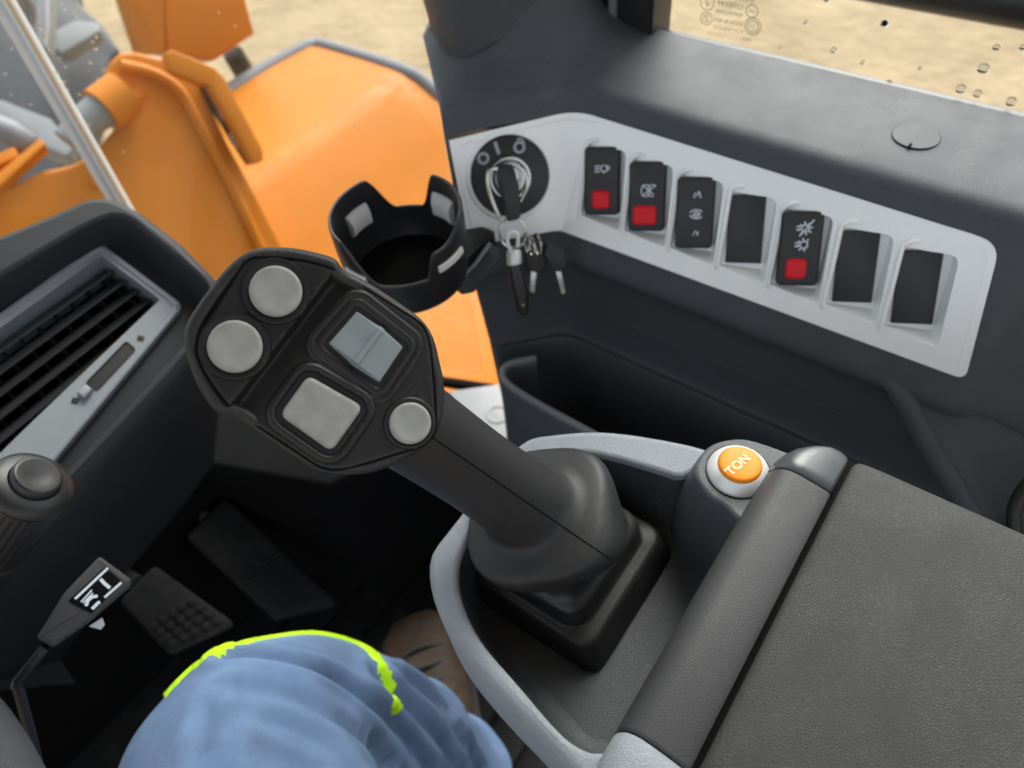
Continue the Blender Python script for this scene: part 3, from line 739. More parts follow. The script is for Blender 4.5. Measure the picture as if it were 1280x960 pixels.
rings = [[H(q[0]*.5, q[1]*.5, -.030) for q in oo_], [H(q[0]*.80, q[1]*.80, -.028) for q in oo_], orow(.0035, lambda a, b: -.021), orow(.001, lambda a, b: -.014), orow(0, lambda a, b: -.007), orow(.0, lambda a, b: hrim(a, b)-.0026), orow(.0005, lambda a, b: hrim(a, b)-.0012), orow(.0016, lambda a, b: hrim(a, b)-.0003), orow(.0032, lambda a, b: hrim(a, b)-.0001), orow(.0042, lambda a, b: hrim(a, b)-.0008), orow(.0056, lambda a, b: hh(a, b)-.0030), orow(.009, lambda a, b: hh(a, b)-.0040)]
mbs.loft(rings, True, True, False)
cen = [H(q[0]*.55, q[1]*.55, -.0065) for q in inset(oo_, .009)]
mbs.loft([rings[-1], cen], True, False, True)
# shaft and bell
lo = H(*H.px(501, 519), -.0188); bell = onz(690, 652, -.296)
base = V(.1303, .0990, -.2915)
ax = (lo-base).normalized()
def sring(p, axis, a, b, ref, ne=2.0, n=36):
    t = Vector(axis).normalized(); u = (Vector(ref)-t*Vector(ref).dot(t)).normalized(); v = t.cross(u); out = []
    for i in range(n):
        q = 2*math.pi*i/n; c, s = math.cos(q), math.sin(q)
        out.append(p+u*(a*math.copysign(abs(c)**(2/ne), c))+v*(b*math.copysign(abs(s)**(2/ne), s)))
    return out
ref = H.v
sk = []
L_ = (lo-base).length
#         t along from base, half across, half deep, exponent
for t, a, b, ne in [(-.004, .0285, .0285, 2.8), (-.001, .0312, .0312, 2.9), (.003, .0324, .0324, 2.9), (.0085, .0322, .0322, 2.8), (.0112, .0304, .0304, 2.7), (.0125, .0265, .0268, 2.5), (.0138, .0222, .0228, 2.3), (.0170, .0190, .0196, 2.2), (.028, .0178, .0185, 2.1), (.050, .0170, .0172, 2.1), (.066, .0170, .0166, 2.1), (.085, .0173, .0166, 2.1), (.100, .0180, .0164, 2.2), (.112, .0188, .0150, 2.4), (L_, .0188, .0128, 2.5), (L_+.004, .0180, .0085, 2.6)]:
    sk.append((t, a, b, ne))
rings = []
for t, a, b, ne in [tuple(q) for q in cat(sk, 4)]:
    wz = min(1, max(0, 1-t/.03)); axis = ax*(1-wz)+ (ax*.30+V(0, 0, 1)*.70).normalized()*wz
    rf = ref*(1-wz)+V(1, 0, 0)*0
    rf = ref
    rings.append(sring(base+ax*t, axis, a, b, rf if wz < .01 else ref*(1-wz)+(V(.707, .707, 0))*wz*-1*(-1 if ref.dot(V(.707, .707, 0)) > 0 else 1), ne))
mbs.loft(rings, True, True, True)
me = bpy.data.meshes.new('tmp'); me.from_pydata(mbs.v, [], mbs.f); tmp = bpy.data.objects.new('tmp', me); COL.objects.link(tmp)
md = tmp.modifiers.new('r', 'REMESH'); md.mode = 'VOXEL'; md.voxel_size = .0008
md = tmp.modifiers.new('s', 'SMOOTH'); md.factor = .5; md.iterations = 4
bpy.context.view_layer.update()
me2 = bpy.data.meshes.new_from_object(tmp.evaluated_get(bpy.context.evaluated_depsgraph_get())); bpy.data.objects.remove(tmp)
gv = [v.co.copy() for v in me2.vertices]; gf = [tuple(p.vertices) for p in me2.polygons]
mb = MB(); mb.add(gv, gf); grip = part('grip', mb, MT['grip'], joy, 180)
bvh = BVHTree.FromPolygons(gv, gf)
# moulding seam down the handle
sp = []
for x, y in cat([(538, 545), (570, 567), (610, 594), (650, 622), (690, 649), (725, 673), (762, 698)], 8):
    hit = bvh.ray_cast(V(0, 0, 0), ray(x, y))
    if hit[0]: sp.append(hit[0])
mb = MB(); mb.tube(sp, .00032, 6); part('handle_seam', mb, MT['gap'], grip)
# face plate
mb = MB(); m = 64; rings = []
for i in range(m+1):
    s = 1-i/m; s = max(s, .004)
    rings.append([H(q[0]*s+.0*(1-s), q[1]*s, hh(q[0]*s, q[1]*s)+(.00045 if i else .00015)) for q in (inset(so_, .0003) if i else so_)])
mb.loft([[H(q[0], q[1], hh(q[0], q[1])-.003) for q in so_]]+rings, True, False, True)
part('face_plate', mb, MT['plate'], joy, 60)
mb = MB(); mb.loft([[H(q[0], q[1], hh(q[0], q[1])+h) for q in inset(so_, d)] for d, h in [(-.0006, -.002), (-.0006, .0004), (.0001, .0004), (.0001, -.002)]]); part('plate_seam', mb, MT['gap'], joy)
def rbutton(cx, cy, r, ring):
    a, b = H.px(*c6(cx, cy)); h = hh(a, b)+.0005; F = H.at(a, b, h)
    mb = MB(); mb.lathe([(r+ring, -.001), (r+ring, .0002), (r+ring-.0004, .0009), (r+.0008, .0011), (r+.0003, .0008), (r+.0002, -.001)], F, 56); bz = part('button_bezel', mb, MT['plate'], joy, 50)
    mb = MB(); mb.lathe([(r, -.001), (r, .0013), (r-.0003, .0019), (r-.0010, .0022), (r*.75, .0019), (r*.4, .0016), (r*.05, .0015)], F, 56, cap1=True); return part('round_button', mb, MT['button'], joy, 60)
px = lambda r: r/2.8225/940*HC.length*1.0
rbutton(354, 242, px(85), .0026); rbutton(212, 434, px(86.5), .0026); rbutton(824, 702, px(73.5), .0019)
# square button in its raised collar
q = [(466, 533), (661, 644), (548, 803), (365, 674)]
sq = ccw(fillet(hp(q), .0028, 6)); cx = sum(Vector(p) for p in (Vector(v) for v in hp(q)))/4 if False else None
mb = MB(); base_o = inset(sq, -.0052)
mb.loft([[H(*p, h) for p in inset(base_o, d)] for d, h in [(0, -.001), (0, .0004), (.0006, .0014), (.0014, .0019), (.0024, .0019), (.0030, .0012), (.0034, .0006), (.0046, .0006), (.0046, -.002)]]); part('button_collar', mb, MT['plate'], joy, 50)
mb = MB(); mb.prism(sq, H, [(0, -.001), (0, .0012), (.0003, .0020), (.0012, .0024), (.0018, .0024)]); part('square_button', mb, MT['button'], joy, 60)
# thumb wheel in its window
q = [(640, 295), (812, 428), (715, 574), (524, 428)]
wq = ccw(fillet(hp(q), .0010, 4))
mb = MB(); mb.loft([[H(*p, h) for p in inset(wq, d)] for d, h in [(-.0062, -.001), (-.0062, .0003), (-.0057, .0008), (-.0050, .0010), (-.0040, .0010), (-.0035, .0006), (-.0030, .0010), (-.0016, .0011), (-.0008, .0008), (-.0003, .0002), (-.0003, -.004)]]); part('wheel_frame', mb, MT['plate'], joy, 50)
c = [Vector(H.px(*c6(*p))) for p in q]
# corners: c0 top, c1 right, c2 bottom, c3 left; the ridge runs parallel to c0-c3 across the middle
def wpt(s, t): return (c[0].lerp(c[1], s)).lerp(c[3].lerp(c[2], s), t)
pr = [(0, -.002), (.015, .0012), (.05, .0017), (.30, .0024), (.455, .0031), (.48, .0040), (.52, .0042), (.55, .0040), (.575, .0031), (.70, .0027), (.95, .0018), (.985, .0013), (1.0, -.002)]
rows = []
for s, h in pr:
    r = []
    for j in range(13):
        t = j/12; dip = -.0007*math.exp(-((t-.5)/.2)**2)*math.exp(-((s-.5)/.22)**2) if not .46 < s < .58 else 0
        p = wpt(.02+.96*s, .02+.96*t); r.append(H(p.x, p.y, h+dip+(-.003 if t in (0, 1) else 0)))
    rows.append(r)
mb = MB(); mb.loft(rows, False, flip=True); part('thumb_wheel', mb, MT['roller'], joy, 45)
# rubber gaiter
def sqr(cx, cy, z, hs, r=.008, dz=(0, 0)): return [V(cx+a, cy+b, z+a*dz[0]+b*dz[1]) for a, b in rrect(2*hs, 2*hs, r, 6)]
gk = [(-.3355, .0366, 0), (-.334, .0372, 0), (-.327, .0360, .15), (-.3205, .0345, .28), (-.3190, .0338, .32), (-.3183, .0325, .35), (-.3180, .0306, .55), (-.3172, .0299, .6), (-.313, .0296, .68), (-.3090, .0292, .78), (-.3075, .0286, .82), (-.3068, .0272, .85), (-.304, .0252, .9), (-.300, .0245, 1), (-.290, .0235, 1)]
mb = MB(); rings = []
for z, hs, s in gk:
    s2 = s*.4; off = ax*(.0); rings.append(sqr(.1330, .0912+.0085*s, z, hs, .009 if hs > .03 else .011, (0, 0)))
mb.loft(rings, True, True, True); part('rubber_gaiter', mb, MT['rubber'], joy, 50)

# ------------------------------------------------------------------ cup holder
CC = V(.256, .297, 0); CR = .0420; ZR = -.284
cup = thing('cup_holder', 'black plastic cup holder with notched rim beside the console front end', 'cup holder', CC+V(0, 0, -.338))
def sstep(a, b, x): s = min(1, max(0, (x-a)/(b-a))); return s*s*(3-2*s)
def rimz(deg):
    deg %= 360
    nb = sstep(4, 22, deg)*(1-sstep(46, 72, deg)) if deg < 100 else 0
    nf = (sstep(165, 203, deg)*(1-sstep(240, 252, deg))*1.0 + .35*sstep(236, 250, deg)*(1-sstep(262, 300, deg))) if 140 < deg < 320 else 0
    return ZR-.027*nb-.026*min(1, nf)
NCU = 120
def cring(r, z): return [CC+V(r*math.cos(2*math.pi*i/NCU), r*math.sin(2*math.pi*i/NCU), (z(360*i/NCU) if callable(z) else z)) for i in range(NCU)]
mb = MB(); tk = .0022
mb.loft([cring(.034, -.3385), cring(.0375, -.338), cring(.0392, -.335), cring(CR-.001, -.32), cring(CR, lambda a: min(-.300, rimz(a)-.003)), cring(CR, lambda a: rimz(a)-.0012), cring(CR-.0003, lambda a: rimz(a)-.0003), cring(CR-tk/2, rimz), cring(CR-tk+.0003, lambda a: rimz(a)-.0003), cring(CR-tk, lambda a: rimz(a)-.0012), cring(CR-tk, lambda a: min(-.302, rimz(a)-.003)), cring(.037, -.332), cring(.034, -.335)], True, True, True)
part('cup', mb, MT['black'], cup, 60)
def tab(a0, a1, z0, z1, outer=False, name='grip_tab', m='tabs'):
    mb = MB(); n = 8
    def p(r, a, z): return CC+V(r*math.cos(R(a)), r*math.sin(R(a)), z)
    rows = []
    for fr, dz in [(.0, .0), (.0025, .0015), (.0033, .004)]:
        rows.append(0)
    ri = CR-tk
    if not outer:
        prof = [(ri+.0003, z1), (ri-.0020, z1-.0008), (ri-.0045, z1-.006), (ri-.0040, z0+.003), (ri+.0003, z0)]
    else:
        prof = [(CR-.0004, z1), (CR+.0012, z1-.0006), (CR+.0014, z0+.0006), (CR-.0004, z0)]
    mb.loft([[p(r, a0+(a1-a0)*j/n, z) for j in range(n+1)] for r, z in prof], False, flip=False)
    for a in (a0, a1): mb.add([p(r, a, z) for r, z in prof], [tuple(range(len(prof)))])
    part(name, mb, MT[m], cup, 40)
tab(76, 104, -.316, -.299); tab(-22, 6, -.316, -.297); tab(150, 172, -.315, -.300); tab(254, 285, -.3085, -.3035, True); tab(166, 190, -.312, -.304, True)
mb = MB(); mb.lathe([(.0362, -.3345), (.036, -.3325), (0, -.3325)], Frame(CC, V(1, 0, 0), V(0, 0, 1)), 40); part('shade_disc', mb, MT['gap'], cup)  # near black disc stands in for the shade inside the cup
# arm that carries it from the console
mb = MB(); mb.box(Frame(V(.298, .285, -.352), V(1, 0, 0), V(0, 0, 1)), .05, .022, 0, .014, .003, .002); part('bracket', mb, MT['black'], cup)

# ------------------------------------------------------------------ keys
key = thing('ignition_key', 'black folding key standing in the ignition lock', 'key', FK(0, 0, .004))
FKK = FI.at(0, 0, .020)
def k2(x, y, h=0): a, b = FKK.px(x, y, h); return FKK(a, b, h)
mb = MB(); mb.tube([FK(0, 0, .003), FK(0, 0, .017)], .0028, 12); part('key_blade', mb, MT['steel'], key)
c_ = FKK.px(629, 240); 
pq = [FKK.px(x, y) for x, y in [(621, 206), (641, 206), (648, 232), (650, 272), (634, 277), (628, 245)]]
mb = MB(); mb.slab(ccw(fillet(pq, .0022, 4)), FKK, -.0035, .0035, .001); part('key_head', mb, MT['black'], key)
mb = MB(); mb.tube(cat([k2(624, 211, .001), k2(611, 214, .002), k2(611, 236, .003), k2(620, 262, .003), k2(627, 276, .002)], 5), .0012, 8); part('bow_wire', mb, MT['steel'], key)
mb = MB(); mb.tube(cat([k2(640, 206, -.004), k2(655, 214, -.003), k2(659, 232, -.002), k2(650, 252, -.001)], 5), .0011, 8); part('bow_wire', mb, MT['steel'], key)
rg = FKK.px(641, 291)
ring = MB(); rr = .0092
fr2 = Frame(FKK(rg[0], rg[1], .001), FKK.u, (FKK.n+FKK.v*.25))
ring.tube([fr2(rr*math.cos(2*math.pi*i/40), rr*1.1*math.sin(2*math.pi*i/40), 0) for i in range(40)], .0009, 8, closed=True)
kr = part('key_ring', ring, MT['steel']); tag(kr, 'thin steel split ring hanging from the ignition key', 'key ring')
# black flip key to the left
q = [FKK.px(x, y, .004) for x, y in [(611, 303), (622, 310), (625, 322), (600, 352), (592, 364), (577, 367), (564, 356), (570, 348), (578, 350)]]
fk = thing('flip_key', 'black plastic key hanging out to the left on the key ring', 'key', FKK(*q[0], .004))
mb = MB(); mb.slab(ccw(fillet(q, .0006, 2)), FKK, .003, .0080, .0006); part('key_head', mb, MT['black'], fk)
q2 = [FKK.px(x, y, .009) for x, y in [(612, 314), (617, 321), (598, 347), (589, 352), (586, 344)]]
mb = MB(); mb.slab(ccw(fillet(q2, .0008, 3)), FKK, .0082, .0094, .0004); part('key_button', mb, MT['grip'], fk)
mb = MB(); mb.tube([k2(613, 304, .0075), k2(596, 328, .0075), k2(578, 346, .0075), k2(567, 357, .0075)], .0013, 8); part('key_edge', mb, MT['ventgrey'], fk)
mb = MB(); mb.lathe([(.0022, 0), (.0022, .002), (.0015, .0028), (0, .0028)], FKK.at(*FKK.px(580, 343, .008), .007), 16); part('key_stud', mb, MT['ventgrey'], fk)
# fob with a bright clasp
fb = thing('key_fob', 'long black fob with bright metal clasp hanging from the key ring', 'key fob', k2(650, 392, .004))
pts = [(643, 330, .0050), (646, 345, .0056), (650, 362, .0056), (653, 380, .0048), (655, 391, .0030), (655.5, 395, .0008)]
cp = cat([tuple(k2(x, y, .006))+(r,) for x, y, r in pts], 4)
mb = MB(); mb.tube([V(*p[:3]) for p in cp], [float(p[3]) for p in cp], 18); part('fob_body', mb, MT['black'], fb, 60)
cp = [k2(642, 312, .006), k2(643, 331, .006)]
mb = MB(); mb.tube([cp[0], cp[0].lerp(cp[1], .2), cp[0].lerp(cp[1], .85), cp[1]], [.0040, .0052, .0052, .0047], 18); part('clasp', mb, MT['chrome'], fb, 50)
mb = MB(); mb.tube(cat([k2(638, 314, .007), k2(634, 300, .007), k2(638, 291, .007), k2(647, 293, .007), k2(647, 308, .007)], 5), .0014, 8); part('clasp_hook', mb, MT['chrome'], fb)
mb = MB(); mb.lathe([(.0007, 0), (.0007, .0003), (0, .0004)], FKK.at(*FKK.px(654, 381, .011), .0105), 10); part('rivet', mb, MT['chrome'], fb)
for nm, lab, q, dx in [('flat_key', 'small dark flat key hanging right of the fob, its blade pointing down', [(684, 302), (704, 312), (708, 330), (700, 340), (690, 338), (680, 318)], [(694, 336), (701, 338), (707, 366), (702, 368)])]:
    t = thing(nm, lab, 'key', k2(*q[0], .002))
    pq = [FKK.px(x, y, .002) for x, y in q]; mb = MB(); mb.slab(ccw(fillet(pq, .0015, 4)), FKK, .000, .003, .0008); part('key_head', mb, MT['black'], t)
    pq = [FKK.px(x, y, .002) for x, y in dx]; mb = MB(); mb.slab(ccw(pq), FKK, .0008, .0022, .0002); part('key_blade', mb, MT['steel'], t)
t = thing('padlock_key', 'broad black key head tucked behind the fob at the right of the key bunch', 'key', k2(672, 330, -.004))
pq = [FKK.px(x, y, -.004) for x, y in [(664, 300), (682, 306), (686, 326), (676, 342), (660, 338), (656, 316)]]; mb = MB(); mb.slab(ccw(fillet(pq, .0015, 4)), FKK, -.006, -.003, .0008); part('key_head', mb, MT['black'], t)
pq = [FKK.px(x, y, -.004) for x, y in [(664, 338), (671, 340), (668, 366), (662, 364)]]; mb = MB(); mb.slab(ccw(pq), FKK, -.0052, -.0038, .0002); part('key_blade', mb, MT['steel'], t)
for (x, y, r) in [(659, 304, .0042), (664, 308, .0042), (672, 306, .0046)]:
    f3 = Frame(k2(x, y, .004), FKK.u*.45+FKK.n*.9, FKK.u*.9-FKK.n*.35)
    mb = MB(); mb.tube([f3(r*math.cos(2*math.pi*i/24), r*1.7*math.sin(2*math.pi*i/24), 0) for i in range(24)], .0007, 6, closed=True)
    o = part('split_ring', mb, MT['steel']); tag(o, {659: 'tiny steel split ring nearest the fob clasp', 664: 'tiny steel split ring in the middle of the cluster beside the clasp', 672: 'tiny steel split ring nearest the flat key'}[x], 'key ring', 'small split rings on the key ring')

# ------------------------------------------------------------------ windows
win = thing('side_window', 'right-hand cab window pane with raindrops and etched glass marks', 'window', (.494, .0, -.26))
XW = .494
mb = MB(); mb.box(Frame(V(XW, -.16, .17), V(0, 1, 0), V(1, 0, 0)), .82, .88, 0, .004, .01, .0005); part('pane', mb, MT['glass'], win)
mb = MB(); mb.slab([(.243, -.30), (.335, -.30), (.335, .60), (.243, .60)], Frame(V(XW-.018, 0, 0), V(0, 1, 0), V(-1, 0, 0)) if False else Frame(V(XW-.012, 0, 0), V(0, 1, 0), V(1, 0, 0)), 0, .03, .003); part('frame_post', mb, MT['black'], win)
mb = MB(); mb.slab([(.272, -.262), (.277, -.262), (.277, .60), (.272, .60)], Frame(V(XW-.0135, 0, 0), V(0, 1, 0), V(1, 0, 0)), -.002, .002, .001); part('post_seal', mb, MT['rubber_edge'], win)
mb = MB(); mb.box(Frame(V(XW, -.16, -.268), V(1, 0, 0), V(0, 0, 1)), .012, .82, 0, .0045, .002, .001); part('sill_seal', mb, MT['black'], win)
# marks etched in the pane
FW = Frame(V(XW-.0006, 0, 0), V(0, -1, 0), V(-1, 0, 0))
mb = MB(); L = []
def wp(x, y): return FW.px(x, y)
def ell(x, y, r): c = wp(x, y); return arc(c[0], c[1], r, 0, 360, 22)
mb.strokes(FW, [ell(884, 3, .0050), ell(883, 23, .0042), ell(940, 14, .0040), ell(941, 33, .0055), ell(941, 33, .0038)], .0005, 0, .0001)
random.seed(3)
def scribble(x0, y0, x1, y1, n, hgt, wd):
    a, b = Vector(wp(x0, y0)), Vector(wp(x1, y1)); L = []
    for i in range(n):
        p = a.lerp(b, i/n); st = (b-a)/n*.62; k = random.randint(0, 3)
        if k == 0: L += [[(p.x, p.y), (p.x, p.y+hgt)], [(p.x, p.y+hgt*.95), (p.x+st.x, p.y+st.y+hgt*.95)], [(p.x, p.y+hgt*.5), (p.x+st.x*.8, p.y+hgt*.5)]]
        elif k == 1: L += [[(p.x, p.y+hgt), (p.x+st.x/2, p.y+hgt*.45), (p.x+st.x/2, p.y)], [(p.x+st.x, p.y+hgt), (p.x+st.x/2, p.y+hgt*.45)]]
        elif k == 2: L += [[(p.x, p.y), (p.x, p.y+hgt), (p.x+st.x, p.y), (p.x+st.x, p.y+hgt)]]
        else: L += [[(p.x+st.x, p.y+hgt), (p.x, p.y+hgt*.8), (p.x, p.y+hgt*.2), (p.x+st.x, p.y)]]
    mb.strokes(FW, L, wd, 0, .0001)
scribble(897, 7, 930, 12, 8, .0032, .00045); scribble(895, 16, 929, 22, 10, .0024, .0004); scribble(893, 27, 930, 33, 10, .0024, .0004); scribble(893, 36, 930, 42, 8, .0022, .0003)
scribble(884, 43, 908, 47, 6, .0022, .0003); scribble(928, 50, 940, 53, 3, .0022, .0003); scribble(921, 1, 944, 5, 7, .003, .0004)
c = wp(884, 3); mb.strokes(FW, [[(c[0]-.003, c[1]-.001), (c[0]-.0005, c[1]+.001), (c[0]+.001, c[1]-.002), (c[0]+.003, c[1]+.001)], [(c[0], c[1]-.003), (c[0], c[1]+.002)]], .0005, 0, .0001)
c = wp(883, 23); mb.strokes(FW, [arc(c[0], c[1], .0022, 30, 330, 10), [(c[0]-.001, c[1]+.001), (c[0]+.0015, c[1]-.001)]], .0005, 0, .0001)
c = wp(940, 14); mb.strokes(FW, [[(c[0]-.0015, c[1]-.001), (c[0]-.0015, c[1]+.001), (c[0], c[1]-.0005), (c[0]+.0015, c[1]+.001), (c[0]+.0015, c[1]-.001)]], .0005, 0, .0001)
c = wp(941, 33); mb.strokes(FW, [[(c[0]+.0002, c[1]+.0015), (c[0]+.0016, c[1]+.0012), (c[0]+.0004, c[1]), (c[0]+.0016, c[1]-.0012), (c[0]+.0002, c[1]-.0015)], [(c[0]-.001, c[1]+.0015), (c[0]-.0015, c[1]), (c[0]-.001, c[1]-.0015)]], .0004, 0, .0001)
part('etched_marks', mb, MT['etch'], win)
def drop(mb, F, a, b, r, out=1):
    n = 10; k = .55
    rings = []
    for q in (0, 35, 62, 85): rings.append([F(a+r*math.cos(R(q))*math.cos(2*math.pi*i/n), b+r*math.cos(R(q))*math.sin(2*math.pi*i/n)*(1.15 if math.sin(2*math.pi*i/n) < 0 else 1), out*(r*k*math.sin(R(q))+.0002)) for i in range(n)])
    mb.loft(rings, True, True, True)
FWo = Frame(V(XW+.0045, 0, 0), V(0, 1, 0), V(1, 0, 0))
mb = MB()
for x, y, r in [(1042, 63, .0022), (1229, 86, .0034), (1201, 111, .0030), (1222, 117, .0026), (1264, 127, .0030), (1111, 104, .0022), (1078, 78, .0016), (1033, 0, .002), (1007, 28, .0016), (1245, 60, .0022), (1278, 60, .002), (1105, 30, .0025), (1150, 85, .0013), (975, 60, .0013), (1106, 29, .0018)]:
    a, b = FWo.px(x, y); drop(mb, FWo, a, b, r)
for i in range(40):
    a, b = random.uniform(-.3, .22), random.uniform(-.2, .5); drop(mb, FWo, a, b, random.uniform(.0008, .0025))
o = part('raindrops', mb, MT['water'], None, 80); tag(o, 'clear raindrops on the outside of the right-hand window', 'raindrops', kind='stuff')
# windscreen: flat front pane, corner pane, pale joint between them
ws = thing('windscreen', 'cab windscreen with raindrops and a pale vertical glass joint', 'windscreen', (.1, .74, -.7))
JX, JY = .274, .75; PX, PY = .412, .392
mb = MB(); mb.box(Frame(V(-.32, JY, -.02), V(1, 0, 0), V(0, -1, 0)), 1.18, 1.28, -.004, 0, .005, .0005); part('pane', mb, MT['glass'], ws)
dvec = V(PX-JX, PY-JY, 0); ln = dvec.length; dvec.normalize(); nout = V(-dvec.y, dvec.x, 0);
if nout.x < 0: nout = -nout
mid_ = V((JX+PX)/2, (JY+PY)/2, -.02)
FCP = Frame(mid_, dvec, nout); 
mb = MB(); mb.box(Frame(mid_, dvec, nout), ln-.006, 1.28, 0, .004, .005, .0005); part('corner_pane', mb, MT['glass'], ws)
mb = MB(); mb.slab(rrect(.017, .014, .004, 4), Frame(V(JX+.001, JY, -.66), V(1, .3, 0), V(0, 0, 1)), 0, 1.28, .001); part('joint', mb, MT['sealw'], ws)
mb = MB(); mb.slab(rrect(.0045, .0150, .0005, 1), Frame(V(JX+.001, JY, -.655), V(1, .3, 0), V(0, 0, 1)), 0, 1.27, .0003); part('joint_line', mb, mat('amber sealant', (.5, .34, .22), .5), ws)
mb = MB(); mb.box(Frame(V(mid_.x, mid_.y, -.690), dvec, V(0, 0, 1)), ln+.02, .010, 0, .012, .003, .002); part('bottom_seal', mb, MT['gap'], ws)
mb = MB()
FWf = Frame(V(0, JY+.0045, 0), V(1, 0, 0), V(0, 1, 0))
def dr(F, x, y, r): a, b = F.px(x, y); drop(mb, F, a, b, r)
for x, y, r in [(80, 12, 2.6), (95, 20, 3), (93, 14, 2), (50, 35, 4), (56, 48, 4), (47, 49, 3), (60, 62, 3.2), (120, 46, 3), (115, 52, 3), (119, 61, 4), (112, 78, 4), (74, 73, 3), (81, 83, 3), (72, 92, 3.4), (80, 102, 3.6), (84, 112, 3.6), (99, 118, 3), (92, 138, 3), (122, 99, 3), (129, 87, 3.2), (14, 60, 3), (7, 92, 3), (126, 38, 2.6), (38, 130, 3.4), (28, 129, 2.4), (14, 118, 2.6)]:
    dr(FWf if x < 70+.57*y*.5-30 else Frame(mid_+nout*.0048, dvec, nout), x, y, r*.00042)
FC2 = Frame(mid_+nout*.0048, dvec, nout)
for i in range(60): drop(mb, FC2, random.uniform(-.18, .18), random.uniform(-.5, .4), random.uniform(.0006, .0015))
o = part('raindrops', mb, MT['water'], None, 80); tag(o, 'clear raindrops scattered over the windscreen glass', 'raindrops', kind='stuff')
# pale sill trim below the corner glass
FS = Frame(V(0, 0, -.672), V(1, 0, 0), V(0, 0, 1))
q = [FS.px(x, y) for x, y in [(560, 488), (633, 478), (660, 560), (606, 572), (575, 520)]]
st_ = thing('sill_trim', 'pale grey sill trim with screw cover below the corner glass', 'trim panel', FS(*q[1]))
mb = MB(); mb.slab(ccw(q), FS, -.05, 0, .003); part('trim_plate', mb, MT['trim'], st_)
mb = MB(); mb.lathe([(.0135, -.001), (.0135, .0005), (.0125, .0012), (.0100, .0012), (.0092, .0003), (.006, .0005), (0, .0008)], FS.at(*FS.px(622, 518), 0), 32); part('screw_cover', mb, MT['trim'], st_)
mb = MB(); mb.slab([(.290, .235), (.325, .30), (.405, .40), (.42, .39), (.34, .28), (.31, .225)], HORIZ(-.95), 0, .25, .004); tag(part('front_right_wall', mb, MT['footwell_shade']), kind='structure')
mb = MB(); mb.slab([(.21, .455), (.335, .395), (.40, .50), (.36, .72), (-.9, .72), (-.9, .64), (.15, .61)], HORIZ(-.95), 0, .27, .006); tag(part('front_wall', mb, MT['footwell_shade']), kind='structure')  # widened near black bulkhead, covers lit floor where shade should lie

# ------------------------------------------------------------------ dashboard with air vent
FD = Frame(ray(130, 400)*.57, V(1, 0, 0), V(0, -math.sin(R(25)), math.cos(R(25))))
HH = .026
dsh = thing('dashboard', 'dark grey dashboard end with a rounded hood round the air vent', 'dashboard', FD(0, 0, -.15))
VO0 = ccw(fillet([FD.px(x, y) for x, y in [(-120, 482), (126, 306), (231, 385), (66, 585), (-60, 740)]], [.002, .006, .008, .004, .002], 6))
oq = [FD.px(x, y, HH) for x, y in [(-420, 455), (0, 286), (60, 262), (106, 241), (140, 240), (178, 259), (228, 298), (272, 343), (287, 375), (282, 402), (228, 470), (72, 640), (-150, 900)]]
iq = [FD.px(x, y, HH) for x, y in [(-420, 555), (0, 345), (105, 283), (140, 268), (160, 272), (262, 356), (266, 375), (255, 402), (70, 604), (-150, 850)]]
oq = ccw([tuple(p) for p in resample(fillet(oq, [.01, .01, .01, .02, .02, .01, .01, .02, .02, .02, .0, .0, .01], 6), 120)]); iq = ccw([tuple(p) for p in resample(fillet(iq, .012, 6), 110)])
mb = MB()
mb.loft([[FD(*p, h) for p in inset(oq, d)] for d, h in [(.03, -.30), (.012, -.11), (.004, -.04), (0, HH-.018), (.0008, HH-.009), (.0035, HH-.003), (.008, HH-.0003)]])
mb.holes(FD, inset(oq, .008), [inset(iq, -.003)], HH)
mb.loft([[FD(*p, h) for p in inset(iq, d)] for d, h in [(-.003, HH), (-.001, HH-.0006), (.0002, HH-.002), (.004, .006), (.006, -.001)]])
mb.holes(FD, inset(iq, .0035), [inset(VO0, .001)], -.0005)
part('hood', mb, MT['dash'], dsh, 50)

vt = thing('air_vent', 'rectangular grey air vent with dark louvres and slide control', 'air vent', FD(*FD.px(130, 400)))
vo = ccw(fillet([FD.px(x, y) for x, y in [(-120, 482), (126, 306), (231, 385), (66, 585), (-60, 740)]], [.002, .006, .008, .004, .002], 6))
vi = ccw(fillet([FD.px(x, y) for x, y in [(-120, 500), (128, 322), (201, 377), (38, 533), (-40, 610)]], [.001, .003, .002, .001, .001], 4))
vp = ccw(fillet([FD.px(x, y) for x, y in [(-120, 490), (127, 313), (222, 385), (62, 574), (-52, 700)]], [.002, .004, .006, .003, .002], 6))
mb = MB(); mb.loft([[FD(*p, h) for p in inset(vo, d)] for d, h in [(0, -.002), (0, .003), (.0006, .0042), (.0016, .0046)]])
mb.loft([[FD(*p, .0046) for p in resample(inset(vo, .0016), 90)], [FD(*p, .0046) for p in resample(inset(vo, .0034), 90)], [FD(*p, .0030) for p in resample(inset(vo, .0048), 90)]])
mb.holes(FD, resample(inset(vo, .0048), 90), [vi], .0030)
mb.loft([[FD(*p, h) for p in vi] for h in (.0030, -.03)], True, False, False)
part('vent_frame', mb, MT['ventgrey'], vt, 40)
mb = MB(); mb.holes(FD, inset(vi, -.001), [], -.030); part('duct_back', mb, MT['gap'], vt)
